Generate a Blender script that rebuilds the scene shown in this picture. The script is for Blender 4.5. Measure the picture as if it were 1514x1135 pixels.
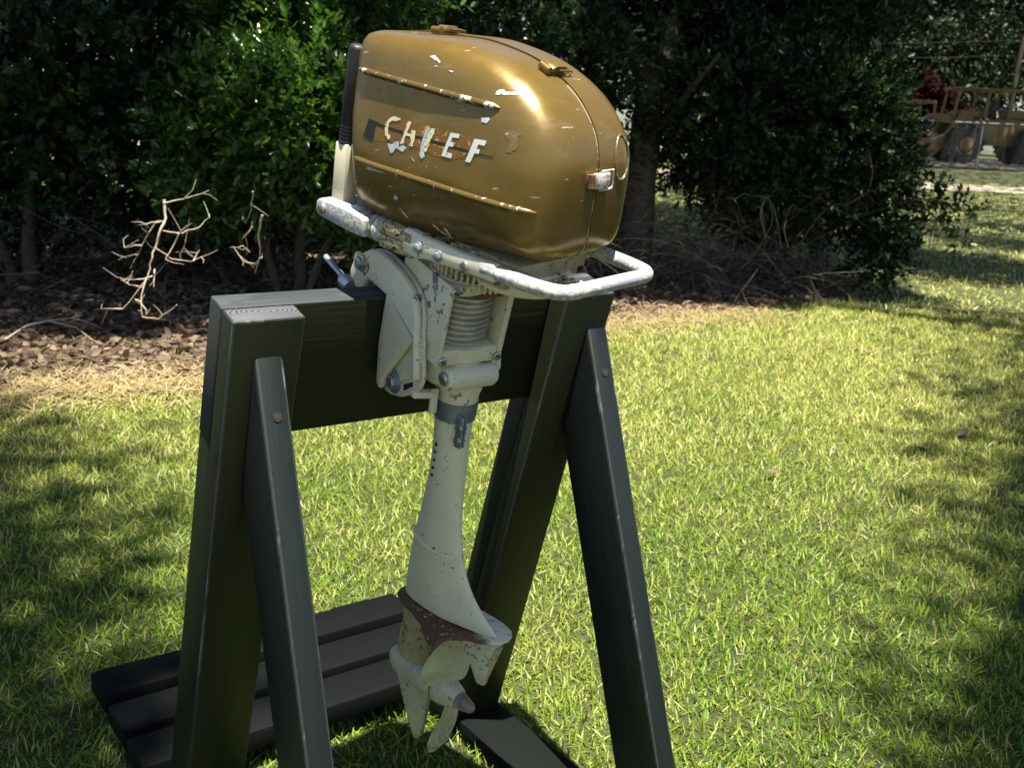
import bpy, bmesh, math, random
import numpy as np
from mathutils import Vector, Matrix

random.seed(7)
rng = np.random.default_rng(11)
R = math.radians
scene = bpy.context.scene
for o in list(bpy.data.objects):
    bpy.data.objects.remove(o)
col = scene.collection

# ------------------------------------------------------------------ camera, sky, sun, exposure
EYE = 1.127
cam_d = bpy.data.cameras.new('camera')
cam = bpy.data.objects.new('camera', cam_d)
col.objects.link(cam)
cam.matrix_world = (Matrix.Translation((0, 0, EYE)) @ Matrix.Rotation(R(90 - 14.30), 4, 'X')
                    @ Matrix.Rotation(R(2.77), 4, 'Z'))
cam_d.sensor_width = 36
cam_d.lens = 36 * 1500 / 1514
cam_d.clip_start = 0.05
cam_d.clip_end = 600
cam_d.dof.use_dof = True
cam_d.dof.focus_distance = 1.38
cam_d.dof.aperture_fstop = 12
scene.camera = cam

SUN_EL, SUN_AZ = R(76), R(162)
world = bpy.data.worlds.new('World')
scene.world = world
world.use_nodes = True
wn = world.node_tree
bg = wn.nodes['Background']
sky = wn.nodes.new('ShaderNodeTexSky')
sky.sky_type = 'NISHITA'
sky.sun_disc = False
sky.sun_elevation = SUN_EL
sky.sun_rotation = SUN_AZ
wn.links.new(sky.outputs[0], bg.inputs[0])
bg.inputs[1].default_value = 0.05
sun_d = bpy.data.lights.new('sun', 'SUN')
sun_d.energy = 5.0
sun_d.angle = R(0.5)
sun_d.color = (1.0, 0.93, 0.79)
sun = bpy.data.objects.new('sun', sun_d)
col.objects.link(sun)
SUNV = Vector((math.cos(SUN_EL) * math.sin(SUN_AZ), math.cos(SUN_EL) * math.cos(SUN_AZ), math.sin(SUN_EL)))
sun.rotation_euler = SUNV.to_track_quat('Z', 'Y').to_euler()
sun.location = SUNV * 30

scene.render.engine = 'CYCLES'
vs = scene.view_settings
vs.view_transform = 'Standard'
vs.look = 'None'
vs.gamma = 1
vs.use_curve_mapping = False
vs.exposure = 1.75
scene.cycles.max_bounces = 8
scene.cycles.transparent_max_bounces = 8

# ------------------------------------------------------------------ node materials
class NT:
    def __init__(self, name):
        self.m = bpy.data.materials.new(name)
        self.m.use_nodes = True
        self.t = self.m.node_tree
        self.b = self.t.nodes['Principled BSDF']
        self.out = self.t.nodes['Material Output']
        self._co = None
    def n(self, typ, **kw):
        x = self.t.nodes.new(typ)
        for k, v in kw.items():
            setattr(x, k, v)
        return x
    def l(self, a, b):
        self.t.links.new(a, b)
    def val(self, sock, v):
        if hasattr(v, 'is_linked') or hasattr(v, 'links'):
            self.l(v, sock)
        else:
            if isinstance(v, tuple) and len(v) == 3 and len(sock.default_value) == 4:
                v = (*v, 1)
            sock.default_value = v
    def co(self):
        if not self._co:
            self._co = self.n('ShaderNodeTexCoord')
        return self._co.outputs['Object']
    def mapping(self, scale=(1, 1, 1), rot=(0, 0, 0), loc=(0, 0, 0)):
        mp = self.n('ShaderNodeMapping')
        self.l(self.co(), mp.inputs[0])
        mp.inputs['Scale'].default_value = scale
        mp.inputs['Rotation'].default_value = rot
        mp.inputs['Location'].default_value = loc
        return mp.outputs[0]
    def noise(self, scale, detail=4, rough=0.55, vec=None, dist=0.0):
        x = self.n('ShaderNodeTexNoise')
        self.l(vec or self.co(), x.inputs['Vector'])
        x.inputs['Scale'].default_value = scale
        x.inputs['Detail'].default_value = detail
        x.inputs['Roughness'].default_value = rough
        x.inputs['Distortion'].default_value = dist
        return x.outputs[0]
    def ramp(self, fac, stops, interp='LINEAR'):
        x = self.n('ShaderNodeValToRGB')
        x.color_ramp.interpolation = interp
        e = x.color_ramp.elements
        while len(e) < len(stops):
            e.new(0.5)
        for i, (p, c) in enumerate(stops):
            e[i].position = p
            e[i].color = (c, c, c, 1) if not isinstance(c, tuple) else (*c, 1)
        self.l(fac, x.inputs[0])
        return x.outputs[0]
    def mix(self, fac, a, b):
        x = self.n('ShaderNodeMix', data_type='RGBA')
        self.val(x.inputs[0], fac)
        self.val(x.inputs[6], a)
        self.val(x.inputs[7], b)
        return x.outputs[2]
    def math(self, op, a, b=0.0):
        x = self.n('ShaderNodeMath', operation=op)
        self.val(x.inputs[0], a)
        self.val(x.inputs[1], b)
        return x.outputs[0]
    def bump(self, h, strength=0.3, dist=0.002, prev=None):
        x = self.n('ShaderNodeBump')
        x.inputs['Strength'].default_value = strength
        x.inputs['Distance'].default_value = dist
        self.l(h, x.inputs['Height'])
        if prev:
            self.l(prev, x.inputs['Normal'])
        return x.outputs[0]
    def set(self, **kw):
        names = dict(color='Base Color', rough='Roughness', metal='Metallic', normal='Normal', coat='Coat Weight',
                     coatr='Coat Roughness', spec='Specular IOR Level', trans='Transmission Weight', emis='Emission Color',
                     sub='Subsurface Weight')
        for k, v in kw.items():
            self.val(self.b.inputs[names[k]], v)
        return self.m

def cream_paint(name, base, chip, amount, rough=0.42, grime=0.3, chipscale=95, dark=(0.10, 0.115, 0.15)):
    t = NT(name)
    big = t.noise(9, 3)
    sm = t.noise(chipscale, 5, 0.6, dist=0.4)
    s = t.math('ADD', sm, t.math('MULTIPLY', t.math('SUBTRACT', big, 0.5), 0.55))
    mask = t.ramp(s, [(1 - amount - 0.012, 0.0), (1 - amount + 0.012, 1.0)])
    fine = t.noise(260, 3)
    sp = t.ramp(t.math('ADD', fine, t.math('MULTIPLY', t.math('SUBTRACT', t.noise(22, 3), 0.5), 0.5)), [(0.735, 0.0), (0.75, 1.0)])
    g = t.noise(26, 6, 0.65)
    tone = t.mix(t.ramp(g, [(0.35, 0.0), (0.75, grime)]), base, (base[0] * 0.62, base[1] * 0.52, base[2] * 0.36))
    cc = t.mix(t.noise(160, 3), chip, dark)
    c = t.mix(t.math('MAXIMUM', mask, sp), tone, cc)
    h = t.math('SUBTRACT', t.math('MULTIPLY', t.noise(70, 4), 0.25), mask)
    return t.set(color=c, rough=t.mix(mask, (rough,) * 3, (0.55,) * 3), normal=t.bump(h, 0.35, 0.0006))

def plain(name, color, rough=0.5, metal=0.0, var=0.25, scale=40, bump=0.15, bd=0.0006):
    t = NT(name)
    nz = t.noise(scale, 5, 0.6)
    c = t.mix(t.ramp(nz, [(0.3, 0.0), (0.75, 1.0)]), tuple(x * (1 - var) for x in color), tuple(min(1, x * (1 + var)) for x in color))
    return t.set(color=c, rough=rough, metal=metal, normal=t.bump(nz, bump, bd))

def wood_paint(name, axis, base=(0.0085, 0.0120, 0.0050), worn=(0.050, 0.058, 0.048), wear=0.25, rough=0.42, spec=0.3):
    """black green painted lumber, grain running along `axis` (world direction)"""
    t = NT(name)
    q = Vector(axis).normalized().rotation_difference(Vector((1, 0, 0))).to_euler()
    rot = t.mapping((1, 1, 1), tuple(q))
    def scaled(sc):
        mp = t.n('ShaderNodeMapping')
        t.l(rot, mp.inputs[0])
        mp.inputs['Scale'].default_value = sc
        return mp.outputs[0]
    v = scaled((2.2, 46, 46))
    gr = t.noise(1.0, 5, 0.6, vec=v, dist=0.6)
    v2 = scaled((6, 190, 190))
    knot = t.ramp(t.noise(1.0, 2, 0.4, vec=scaled((5, 14, 14))), [(0.70, 0.0), (0.76, 1.0)])
    fi = t.noise(1.0, 3, 0.6, vec=v2)
    patch = t.noise(7, 4, 0.6)
    w = t.math('ADD', t.math('MULTIPLY', gr, 0.6), t.math('MULTIPLY', patch, 0.5))
    wm = t.ramp(w, [(0.98 - wear, 0.0), (1.12 - wear, 1.0)])
    c = t.mix(t.math('MULTIPLY', fi, 0.5), base, tuple(x * 1.7 for x in base))
    c = t.mix(wm, c, worn)
    c = t.mix(t.math('MULTIPLY', knot, 0.6), c, tuple(x * 0.35 for x in base))
    h = t.math('ADD', t.math('SUBTRACT', gr, t.math('MULTIPLY', knot, 0.5)), t.math('MULTIPLY', fi, 0.5))
    rr = t.mix(fi, (rough - 0.06,) * 3, (rough + 0.12,) * 3)
    return t.set(color=c, rough=t.mix(wm, rr, (0.75,) * 3), spec=spec, normal=t.bump(h, 0.5, 0.0016))

def leaf_mat(name, cols, rough=0.32, transl=0.35, spec=0.5):
    t = NT(name)
    geo = t.n('ShaderNodeNewGeometry')
    stops = [(i / max(1, len(cols) - 1), c) for i, c in enumerate(cols)]
    c = t.ramp(geo.outputs['Random Per Island'], stops)
    c = t.mix(t.ramp(t.noise(1.3, 3), [(0.35, 0.0), (0.7, 0.6)]), c, tuple(x * 0.75 for x in cols[0]))
    t.set(color=c, rough=rough, spec=spec)
    tr = t.n('ShaderNodeBsdfTranslucent')
    hs = t.n('ShaderNodeHueSaturation')
    hs.inputs['Value'].default_value = 1.5
    hs.inputs['Saturation'].default_value = 1.1
    t.l(c, hs.inputs['Color'])
    t.l(hs.outputs[0], tr.inputs[0])
    mx = t.n('ShaderNodeMixShader')
    mx.inputs[0].default_value = transl
    t.l(t.b.outputs[0], mx.inputs[1])
    t.l(tr.outputs[0], mx.inputs[2])
    t.l(mx.outputs[0], t.out.inputs[0])
    return t.m

M = {}
# --- outboard paints
def gold_paint():
    t = NT('gold_metallic_paint')
    flk = t.noise(900, 2)
    big = t.noise(11, 4, 0.6)
    tone = t.mix(t.ramp(big, [(0.3, 0.0), (0.75, 1.0)]), (0.124, 0.078, 0.018), (0.162, 0.105, 0.026))
    tone = t.mix(t.math('MULTIPLY', flk, 0.25), tone, (0.36, 0.245, 0.075))
    chips = t.math('ADD', t.noise(120, 4, 0.6, dist=0.5), t.math('MULTIPLY', t.math('SUBTRACT', t.noise(8, 3), 0.5), 0.5))
    cm = t.ramp(chips, [(0.762, 0.0), (0.775, 1.0)])
    scv = t.mapping((30, 30, 190), (0.3, 0.5, 0.7))
    scr = t.ramp(t.noise(1.0, 3, 0.5, vec=scv), [(0.715, 0.0), (0.74, 0.7)])
    dull = t.ramp(t.noise(30, 5, 0.7), [(0.45, 0.0), (0.8, 1.0)])
    c = t.mix(t.math('MAXIMUM', cm, scr), tone, (0.50, 0.43, 0.30))
    c = t.mix(t.math('MULTIPLY', dull, 0.45), c, (0.10, 0.065, 0.028))
    smear = t.ramp(t.noise(1.0, 4, 0.6, vec=t.mapping((16, 16, 60), (0.4, 0.2, 0.9))), [(0.56, 0.0), (0.74, 0.45)])
    c = t.mix(smear, c, (0.26, 0.19, 0.10))
    m = t.math('SUBTRACT', 1.0, t.math('MAXIMUM', cm, scr))
    dents = t.noise(14, 2, 0.4)
    return t.set(color=c, metal=t.math('MULTIPLY', m, 0.45), rough=t.mix(dull, (0.25,) * 3, (0.44,) * 3),
                 coat=0.12, coatr=0.25, normal=t.bump(dents, 0.08, 0.004))
M['gold'] = gold_paint()
M['cream'] = cream_paint('chipped_cream_paint', (0.62, 0.585, 0.455), (0.16, 0.17, 0.20), 0.335)
M['cream_clean'] = cream_paint('cream_leg_paint', (0.66, 0.615, 0.46), (0.22, 0.22, 0.22), 0.31, grime=0.22)
M['cream_worn'] = cream_paint('worn_cream_handle_paint', (0.54, 0.51, 0.41), (0.27, 0.285, 0.33), 0.53, grime=0.15, chipscale=150, dark=(0.27, 0.28, 0.33))
M['cream_dirty'] = cream_paint('grimy_cream_paint', (0.44, 0.385, 0.24), (0.06, 0.045, 0.03), 0.43, grime=0.9, chipscale=190, dark=(0.05, 0.03, 0.02))
M['prop'] = cream_paint('weathered_propeller_paint', (0.47, 0.455, 0.335), (0.22, 0.17, 0.11), 0.40, grime=0.8, chipscale=150, dark=(0.16, 0.15, 0.13))
M['rust'] = cream_paint('rust_stained_cream', (0.13, 0.065, 0.028), (0.50, 0.45, 0.33), 0.40, grime=0.6, dark=(0.42, 0.36, 0.26))
M['stain'] = cream_paint('brown_stained_cream', (0.42, 0.36, 0.20), (0.20, 0.12, 0.05), 0.42, grime=0.9, dark=(0.12, 0.07, 0.03))
M['zinc'] = plain('weathered_zinc', (0.36, 0.40, 0.44), 0.38, 0.75, 0.3, 60)
M['band'] = plain('blue_grey_band_steel', (0.20, 0.235, 0.26), 0.42, 0.55, 0.25, 50)
M['steel'] = plain('dull_steel', (0.45, 0.45, 0.44), 0.35, 0.85, 0.3, 90)
M['alu'] = plain('grey_spring_metal', (0.56, 0.55, 0.49), 0.32, 0.45, 0.25, 60)
M['blackrubber'] = plain('black_rubber', (0.012, 0.012, 0.013), 0.5, 0, 0.4, 80)
M['dark'] = plain('dark_recess', (0.012, 0.010, 0.008), 0.8, 0, 0.4, 80)
M['rustmetal'] = plain('rusty_metal', (0.16, 0.075, 0.035), 0.8, 0.1, 0.5, 130)
M['white_letter'] = cream_paint('white_letter_paint', (0.58, 0.62, 0.60), (0.40, 0.30, 0.14), 0.33, grime=0.15, chipscale=130, dark=(0.3, 0.2, 0.08))
M['primer'] = plain('pale_blue_primer', (0.40, 0.45, 0.50), 0.6, 0, 0.35, 200)
M['creamletter'] = cream_paint('yellowed_letter_paint', (0.68, 0.64, 0.42), (0.25, 0.15, 0.05), 0.40, grime=0.5, chipscale=160)
M['decal_black'] = plain('black_decal', (0.010, 0.010, 0.009), 0.45, 0, 0.3, 120)
M['decal_brown'] = cream_paint('varnished_decal_film', (0.17, 0.080, 0.014), (0.36, 0.19, 0.045), 0.38, rough=0.25, grime=0.5, chipscale=110, dark=(0.45, 0.30, 0.12))
M['worn_gold'] = cream_paint('scuffed_gold', (0.13, 0.085, 0.032), (0.34, 0.28, 0.18), 0.34, grime=0.3, chipscale=150, dark=(0.4, 0.36, 0.28))

# ------------------------------------------------------------------ frames
AZ, LEAN = 0.9214069, 0.2865337
O = np.array([-0.378758, 1.239666, -0.221340 + EYE])       # back top left corner of the stand's beam
U = np.array([math.sin(AZ), math.cos(AZ), 0.0])            # along the beam
F = np.array([math.cos(AZ), -math.sin(AZ), 0.0])           # out of the beam's front
Z3 = np.array([0, 0, 1.0])
SV = F * math.cos(LEAN) - Z3 * math.sin(LEAN)
SW = Z3 * math.cos(LEAN) + F * math.sin(LEAN)
def frame(o, x, y, z):
    m = Matrix.Identity(4)
    for i in range(3):
        m[i][0], m[i][1], m[i][2], m[i][3] = x[i], y[i], z[i], o[i]
    return m
FS = frame(O, U, SV, SW)                                   # leaning frame of beam and posts: (u, v, w)
FV = frame((O[0], O[1], 0.0), U, F, Z3)                    # upright frame of the stand: (u, v, z)
s_, t_ = R(14), R(-5)
mX = SV * math.cos(s_) + U * math.sin(s_)
mY = U * math.cos(s_) - SV * math.sin(s_)
mX, mZ = mX * math.cos(t_) - SW * math.sin(t_), SW * math.cos(t_) + mX * math.sin(t_)
FM = frame((-0.063022, 1.336507, -0.252630 + EYE), mX, mY, mZ)   # outboard: rear, starboard, up

# ------------------------------------------------------------------ mesh building
class MB:
    def __init__(self, M4=None):
        self.v, self.f, self.mi = [], [], []
        self.M = M4 or Matrix.Identity(4)
        self.m = 0
    def add(self, vs, fs):
        b = len(self.v)
        self.v += [self.M @ Vector(p) for p in vs]
        self.f += [tuple(b + i for i in f) for f in fs]
        self.mi += [self.m] * len(fs)
        return self
    def box(self, x0, x1, y0, y1, z0, z1):
        vs = [(x, y, z) for z in (z0, z1) for y in (y0, y1) for x in (x0, x1)]
        return self.add(vs, [(0, 2, 3, 1), (4, 5, 7, 6), (0, 1, 5, 4), (2, 6, 7, 3), (0, 4, 6, 2), (1, 3, 7, 5)])
    def obox(self, p0, p1, w, h, up=(0, 0, 1)):
        p0, p1 = Vector(p0), Vector(p1)
        d = (p1 - p0).normalized()
        s = d.cross(Vector(up)).normalized()
        n = s.cross(d)
        vs = []
        for p in (p0, p1):
            for a, b in ((-1, -1), (1, -1), (1, 1), (-1, 1)):
                vs.append(p + s * a * w / 2 + n * b * h / 2)
        return self.add(vs, [(0, 3, 2, 1), (4, 5, 6, 7), (0, 1, 5, 4), (1, 2, 6, 5), (2, 3, 7, 6), (3, 0, 4, 7)])
    def prism(self, poly, fn, a, b):
        """poly of 2D points; fn(p, q, t) gives the 3D point; extruded from t=a to t=b"""
        n = len(poly)
        vs = [fn(p, q, a) for p, q in poly] + [fn(p, q, b) for p, q in poly]
        fs = [tuple(range(n))[::-1], tuple(range(n, 2 * n))]
        fs += [(i, (i + 1) % n, n + (i + 1) % n, n + i) for i in range(n)]
        return self.add(vs, fs)
    def loft(self, rings, cap=True, closed=False):
        n = len(rings[0])
        vs = [p for r in rings for p in r]
        fs = []
        k = len(rings)
        for j in range(k if closed else k - 1):
            a, b = j * n, ((j + 1) % k) * n
            fs += [(a + i, a + (i + 1) % n, b + (i + 1) % n, b + i) for i in range(n)]
        if cap and not closed:
            fs.append(tuple(range(n))[::-1])
            fs.append(tuple((k - 1) * n + i for i in range(n)))
        return self.add(vs, fs)
    def tube(self, pts, r, n=10, cap=True, flat=1.0):
        pts = [Vector(p) for p in pts]
        if not hasattr(r, '__len__'):
            r = [r] * len(pts)
        d0 = (pts[1] - pts[0]).normalized()
        ref = Vector((0, 0, 1)) if abs(d0.z) < 0.9 else Vector((1, 0, 0))
        side = d0.cross(ref).normalized()
        rings = []
        for i, p in enumerate(pts):
            d = (pts[min(i + 1, len(pts) - 1)] - pts[max(i - 1, 0)]).normalized()
            side = (side - d * side.dot(d)).normalized()
            up = side.cross(d)
            rings.append([p + (side * math.cos(2 * math.pi * k / n) + up * flat * math.sin(2 * math.pi * k / n)) * r[i] for k in range(n)])
        return self.loft(rings, cap)
    def cyl(self, p0, p1, r0, r1=None, n=24):
        return self.tube([p0, p1], [r0, r1 if r1 is not None else r0], n)
    def lathe(self, o, ax, prof, n=32):
        """prof: (t along axis, radius)"""
        o, ax = Vector(o), Vector(ax).normalized()
        ref = Vector((0, 0, 1)) if abs(ax.z) < 0.9 else Vector((1, 0, 0))
        s = ax.cross(ref).normalized()
        u = s.cross(ax)
        rings = [[o + ax * t + (s * math.cos(2 * math.pi * k / n) + u * math.sin(2 * math.pi * k / n)) * max(r, 1e-5) for k in range(n)] for t, r in prof]
        return self.loft(rings)
    def build(self, name, mats, parent=None, smooth=30, bevel=0.0, seg=2, blim=35, label=None):
        me = bpy.data.meshes.new(name)
        off = root_loc(parent)
        me.from_pydata([tuple(p - off) for p in self.v], [], self.f)
        if not isinstance(mats, (list, tuple)):
            mats = [mats]
        for m in mats:
            me.materials.append(m)
        if len(mats) > 1:
            me.polygons.foreach_set('material_index', self.mi)
        bm = bmesh.new()
        bm.from_mesh(me)
        bmesh.ops.recalc_face_normals(bm, faces=bm.faces)
        if bevel:
            ed = [e for e in bm.edges if len(e.link_faces) == 2 and e.calc_face_angle(0) > R(blim)]
            bmesh.ops.bevel(bm, geom=ed, offset=bevel, segments=seg, profile=0.5, affect='EDGES', clamp_overlap=True)
        bm.to_mesh(me)
        bm.free()
        if smooth:
            me.shade_smooth()
            me.set_sharp_from_angle(angle=R(smooth))
        ob = bpy.data.objects.new(name, me)
        col.objects.link(ob)
        if parent:
            ob.parent = parent
        if label:
            ob['label'] = label
        return ob

def root_loc(p):
    if p is None:
        return Vector((0, 0, 0))
    while p.parent:
        p = p.parent
    return p.location.copy()

def thing(name, label, cat, loc, group=None):
    o = bpy.data.objects.new(name, None)
    o.empty_display_size = 0.1
    col.objects.link(o)
    o.location = loc
    o['label'] = label
    o['category'] = cat
    if group:
        o['group'] = group
    return o

def tag(o, label=None, cat=None, group=None, kind=None):
    for k, v in (('label', label), ('category', cat), ('group', group), ('kind', kind)):
        if v:
            o[k] = v
    return o

def mesh_np(name, verts, loops, sizes, mat, parent=None, smooth=False, loc=None):
    """fast mesh from numpy arrays of verts, flat loop indices and face sizes"""
    me = bpy.data.meshes.new(name)
    off = np.array(root_loc(parent)) if loc is None else np.array(loc)
    verts = verts - off
    me.vertices.add(len(verts))
    me.vertices.foreach_set('co', verts.astype(np.float32).ravel())
    me.loops.add(len(loops))
    me.loops.foreach_set('vertex_index', loops.astype(np.int32))
    me.polygons.add(len(sizes))
    me.polygons.foreach_set('loop_start', np.concatenate(([0], np.cumsum(sizes)[:-1])).astype(np.int32))
    me.update(calc_edges=True)
    me.materials.append(mat)
    if smooth:
        me.shade_smooth()
    ob = bpy.data.objects.new(name, me)
    col.objects.link(ob)
    if parent:
        ob.parent = parent
    elif loc is not None:
        ob.location = loc
    return ob

# ================================================================== GROUND
def rise(x, y):
    d = np.hypot(x, y)
    t = np.clip((d - 10) / 35.0, 0, 1.6)
    return 0.40 * t

def grid_sheet(name, xs, ys, dz, mat, zf=None):
    X, Y = np.meshgrid(xs, ys)
    Zz = rise(X, Y) + dz + (zf(X, Y) if zf is not None else 0)
    v = np.stack([X, Y, Zz], -1).reshape(-1, 3)
    nx, ny = len(xs), len(ys)
    i = (np.arange(ny - 1)[:, None] * nx + np.arange(nx - 1)[None]).ravel()
    q = np.stack([i, i + 1, i + nx + 1, i + nx], -1).ravel()
    return mesh_np(name, v, q, np.full(len(i), 4), mat, smooth=True)

t = NT('lawn_soil_and_thatch')
n1, n2, n3 = t.noise(0.9, 4), t.noise(35, 5, 0.7), t.noise(7, 4, 0.6)
c = t.mix(t.ramp(n2, [(0.35, 0.0), (0.7, 1.0)]), (0.014, 0.022, 0.005), (0.055, 0.072, 0.016))
c = t.mix(t.ramp(n1, [(0.4, 0.0), (0.68, 0.5)]), c, (0.10, 0.095, 0.032))
c = t.mix(t.ramp(n3, [(0.5, 0.0), (0.75, 0.4)]), c, (0.055, 0.035, 0.015))
M['lawn'] = t.set(color=c, rough=0.9, normal=t.bump(n2, 0.8, 0.03))
t = NT('leaf_litter_soil')
n2 = t.noise(45, 6, 0.75)
c = t.ramp(n2, [(0.25, (0.020, 0.012, 0.007)), (0.5, (0.085, 0.052, 0.030)), (0.75, (0.20, 0.14, 0.09))])
M['mulch'] = t.set(color=c, rough=0.95, normal=t.bump(n2, 0.8, 0.02))
M['path'] = plain('pale_sandy_path', (0.36, 0.31, 0.24), 0.95, 0, 0.25, 6, 0.3, 0.01)
M['gravel'] = plain('tan_gravel_yard', (0.26, 0.215, 0.15), 0.95, 0, 0.4, 9, 0.4, 0.02)

xs = np.concatenate([np.linspace(-160, -12, 12), np.linspace(-10, 12, 45), np.linspace(14, 160, 14)])
ys = np.concatenate([np.linspace(-20, -2, 6), np.linspace(-1, 14, 31), np.linspace(15, 60, 24), np.linspace(70, 240, 8)])
lawn = grid_sheet('lawn', xs, ys, 0.0, M['lawn'])
tag(lawn, kind='structure')

litter_front = [(-6.5, 2.3), (-4.2, 2.95), (-3.0, 3.40), (-2.14, 3.86), (-1.8, 4.05), (-1.39, 4.18), (-1.01, 4.42), (-0.3, 5.25), (0.66, 6.02), (1.06, 6.36),
                (1.58, 6.66), (2.27, 7.3), (2.85, 8.2), (2.95, 9.0), (2.6, 9.9), (1.9, 10.3), (0.0, 10.6), (-3.0, 10.0), (-6.5, 9.5)]
def in_poly(x, y, poly):
    r = np.zeros(x.shape, bool)
    n = len(poly)
    for i in range(n):
        x0, y0 = poly[i]
        x1, y1 = poly[(i + 1) % n]
        c = ((y0 > y) != (y1 > y)) & (x < (x1 - x0) * (y - y0) / (y1 - y0 + 1e-12) + x0)
        r ^= c
    return r
lp = []
for i in range(len(litter_front)):
    a, b = np.array(litter_front[i]), np.array(litter_front[(i + 1) % len(litter_front)])
    k = max(2, int(np.linalg.norm(b - a) / 0.12))
    for j in range(k):
        p = a + (b - a) * j / k
        lp.append(p + rng.normal(0, 0.035, 2))
bm = bmesh.new()
vsb = [bm.verts.new((p[0], p[1], 0.006)) for p in lp]
bm.faces.new(vsb)
bmesh.ops.triangulate(bm, faces=bm.faces)
me = bpy.data.meshes.new('leaf_litter_bed')
bm.to_mesh(me)
bm.free()
me.materials.append(M['mulch'])
bed = bpy.data.objects.new('leaf_litter_bed', me)
col.objects.link(bed)
tag(bed, kind='structure')

def strip(name, pts, w, dz, mat):
    vs, fs = [], []
    for i, (x, y) in enumerate(pts):
        a = np.array(pts[max(i - 1, 0)]); b = np.array(pts[min(i + 1, len(pts) - 1)])
        d = (b - a) / np.linalg.norm(b - a)
        nrm = np.array([-d[1], d[0]])
        for s in (-1, 1):
            q = np.array([x, y]) + nrm * s * (w / 2 + rng.normal(0, 0.03))
            vs.append((q[0], q[1], float(rise(q[0], q[1])) + dz))
    for i in range(len(pts) - 1):
        fs.append((2 * i, 2 * i + 2, 2 * i + 3, 2 * i + 1))
    mb = MB()
    mb.add(vs, fs)
    return tag(mb.build(name, mat, None, smooth=60), kind='structure')
pp = []
for k in range(40):
    x = -32 + k * 1.7
    pp.append((x, 24.2 - 0.10 * (x - 9) + 0.25 * math.sin(x * 0.25)))
strip('path', pp, 3.0, 0.02, M['path'])
gy = [(-30 + 3 * k, 46.5 - 0.02 * k) for k in range(34)]
strip('gravel_yard', gy, 17, 0.03, M['gravel'])

# ---------------------------------------------------------------- grass blades
def blades(n_try, rmin, rmax, power, length, width, seed, wscale=0.5, poly_excl=None, angl=34, sel=None):
    g = np.random.default_rng(seed)
    u = g.random(n_try)
    e = 2 - power
    r = (rmin ** e + u * (rmax ** e - rmin ** e)) ** (1 / e)
    th = (g.random(n_try) - 0.5) * 2 * R(angl)
    wide = g.random(n_try) < 0.2         # the lawn goes on, a little thinner, to either side
    th = np.where(wide, np.sign(th) * R(angl) + th * 0.85, th)
    x, y = r * np.sin(th), r * np.cos(th)
    keep = ~in_poly(x, y, litter_front) | (g.random(n_try) < 0.04)
    x, y, r = x[keep], y[keep], r[keep]
    n = len(x)
    sc = (r / 1.5) ** wscale
    L = g.uniform(length[0], length[1], n) * np.clip(sc, 1, 1.7)
    W = g.uniform(width[0], width[1], n) * sc
    az = g.random(n) * 2 * math.pi
    tilt = np.clip(g.normal(R(36), R(21), n), R(1), R(84))
    bend = g.uniform(0.1, 1.0, n)
    d = np.stack([np.cos(az), np.sin(az)], -1)
    side = np.stack([-np.sin(az), np.cos(az)], -1)
    roll = g.normal(0, 0.5, n)
    P = np.zeros((n, 5, 3))
    pos = np.stack([x, y], -1)
    z0 = rise(x, y) - 0.004
    cx, cz = np.zeros(n), np.zeros(n)
    ts = (0.0, 0.55, 1.0)
    ws = (0.85, 1.0, 0.0)
    px_, pz_ = np.zeros(n), np.zeros(n)
    for k in range(3):
        if k:
            a = tilt + bend * 0.6 * ts[k]
            seg = L * (ts[k] - ts[k - 1])
            px_ = px_ + np.sin(a) * seg
            pz_ = np.maximum(pz_ + np.cos(a) * seg, 0.002)
        c = pos + d * px_[:, None]
        if k < 2:
            for j, s in enumerate((-1, 1)):
                P[:, 2 * k + j, :2] = c + side * (s * W * ws[k] * 0.5 * np.cos(roll))[:, None]
                P[:, 2 * k + j, 2] = z0 + pz_ + s * W * ws[k] * 0.5 * np.sin(roll)
        else:
            P[:, 4, :2] = c
            P[:, 4, 2] = z0 + pz_
    base = (np.arange(n) * 5)[:, None]
    loops = np.concatenate([base + np.array([[0, 1, 3, 2]]), base + np.array([[2, 3, 4]])], 1)
    sizes = np.tile(np.array([4, 3]), n)
    return P.reshape(-1, 3), loops.ravel(), sizes
def grass_mat():
    t = NT('grass_blade')
    geo = t.n('ShaderNodeNewGeometry')
    rnd = geo.outputs['Random Per Island']
    green = t.ramp(rnd, [(0.0, (0.040, 0.105, 0.006)), (0.3, (0.095, 0.195, 0.010)), (0.6, (0.17, 0.28, 0.016)), (0.84, (0.27, 0.35, 0.040)), (0.95, (0.36, 0.37, 0.09)), (1.0, (0.46, 0.41, 0.18))])
    pale = t.ramp(rnd, [(0.0, (0.18, 0.25, 0.025)), (0.4, (0.35, 0.405, 0.065)), (0.75, (0.50, 0.49, 0.15)), (1.0, (0.64, 0.56, 0.28))])
    # the lawn is drier and paler towards the bushes
    sx = t.n('ShaderNodeSeparateXYZ')
    t.l(t.co(), sx.inputs[0])
    dry = t.math('MULTIPLY', t.math('SUBTRACT', sx.outputs[1], 2.2), 0.13)
    c = t.mix(t.ramp(t.math('ADD', t.noise(0.75, 3), dry), [(0.42, 0.0), (0.85, 0.9)]), green, pale)
    t.set(color=c, rough=0.45, spec=0.35)
    tr = t.n('ShaderNodeBsdfTranslucent')
    t.l(c, tr.inputs[0])
    mx = t.n('ShaderNodeMixShader')
    mx.inputs[0].default_value = 0.4
    t.l(t.b.outputs[0], mx.inputs[1])
    t.l(tr.outputs[0], mx.inputs[2])
    t.l(mx.outputs[0], t.out.inputs[0])
    return t.m
M['grass'] = grass_mat()
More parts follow.
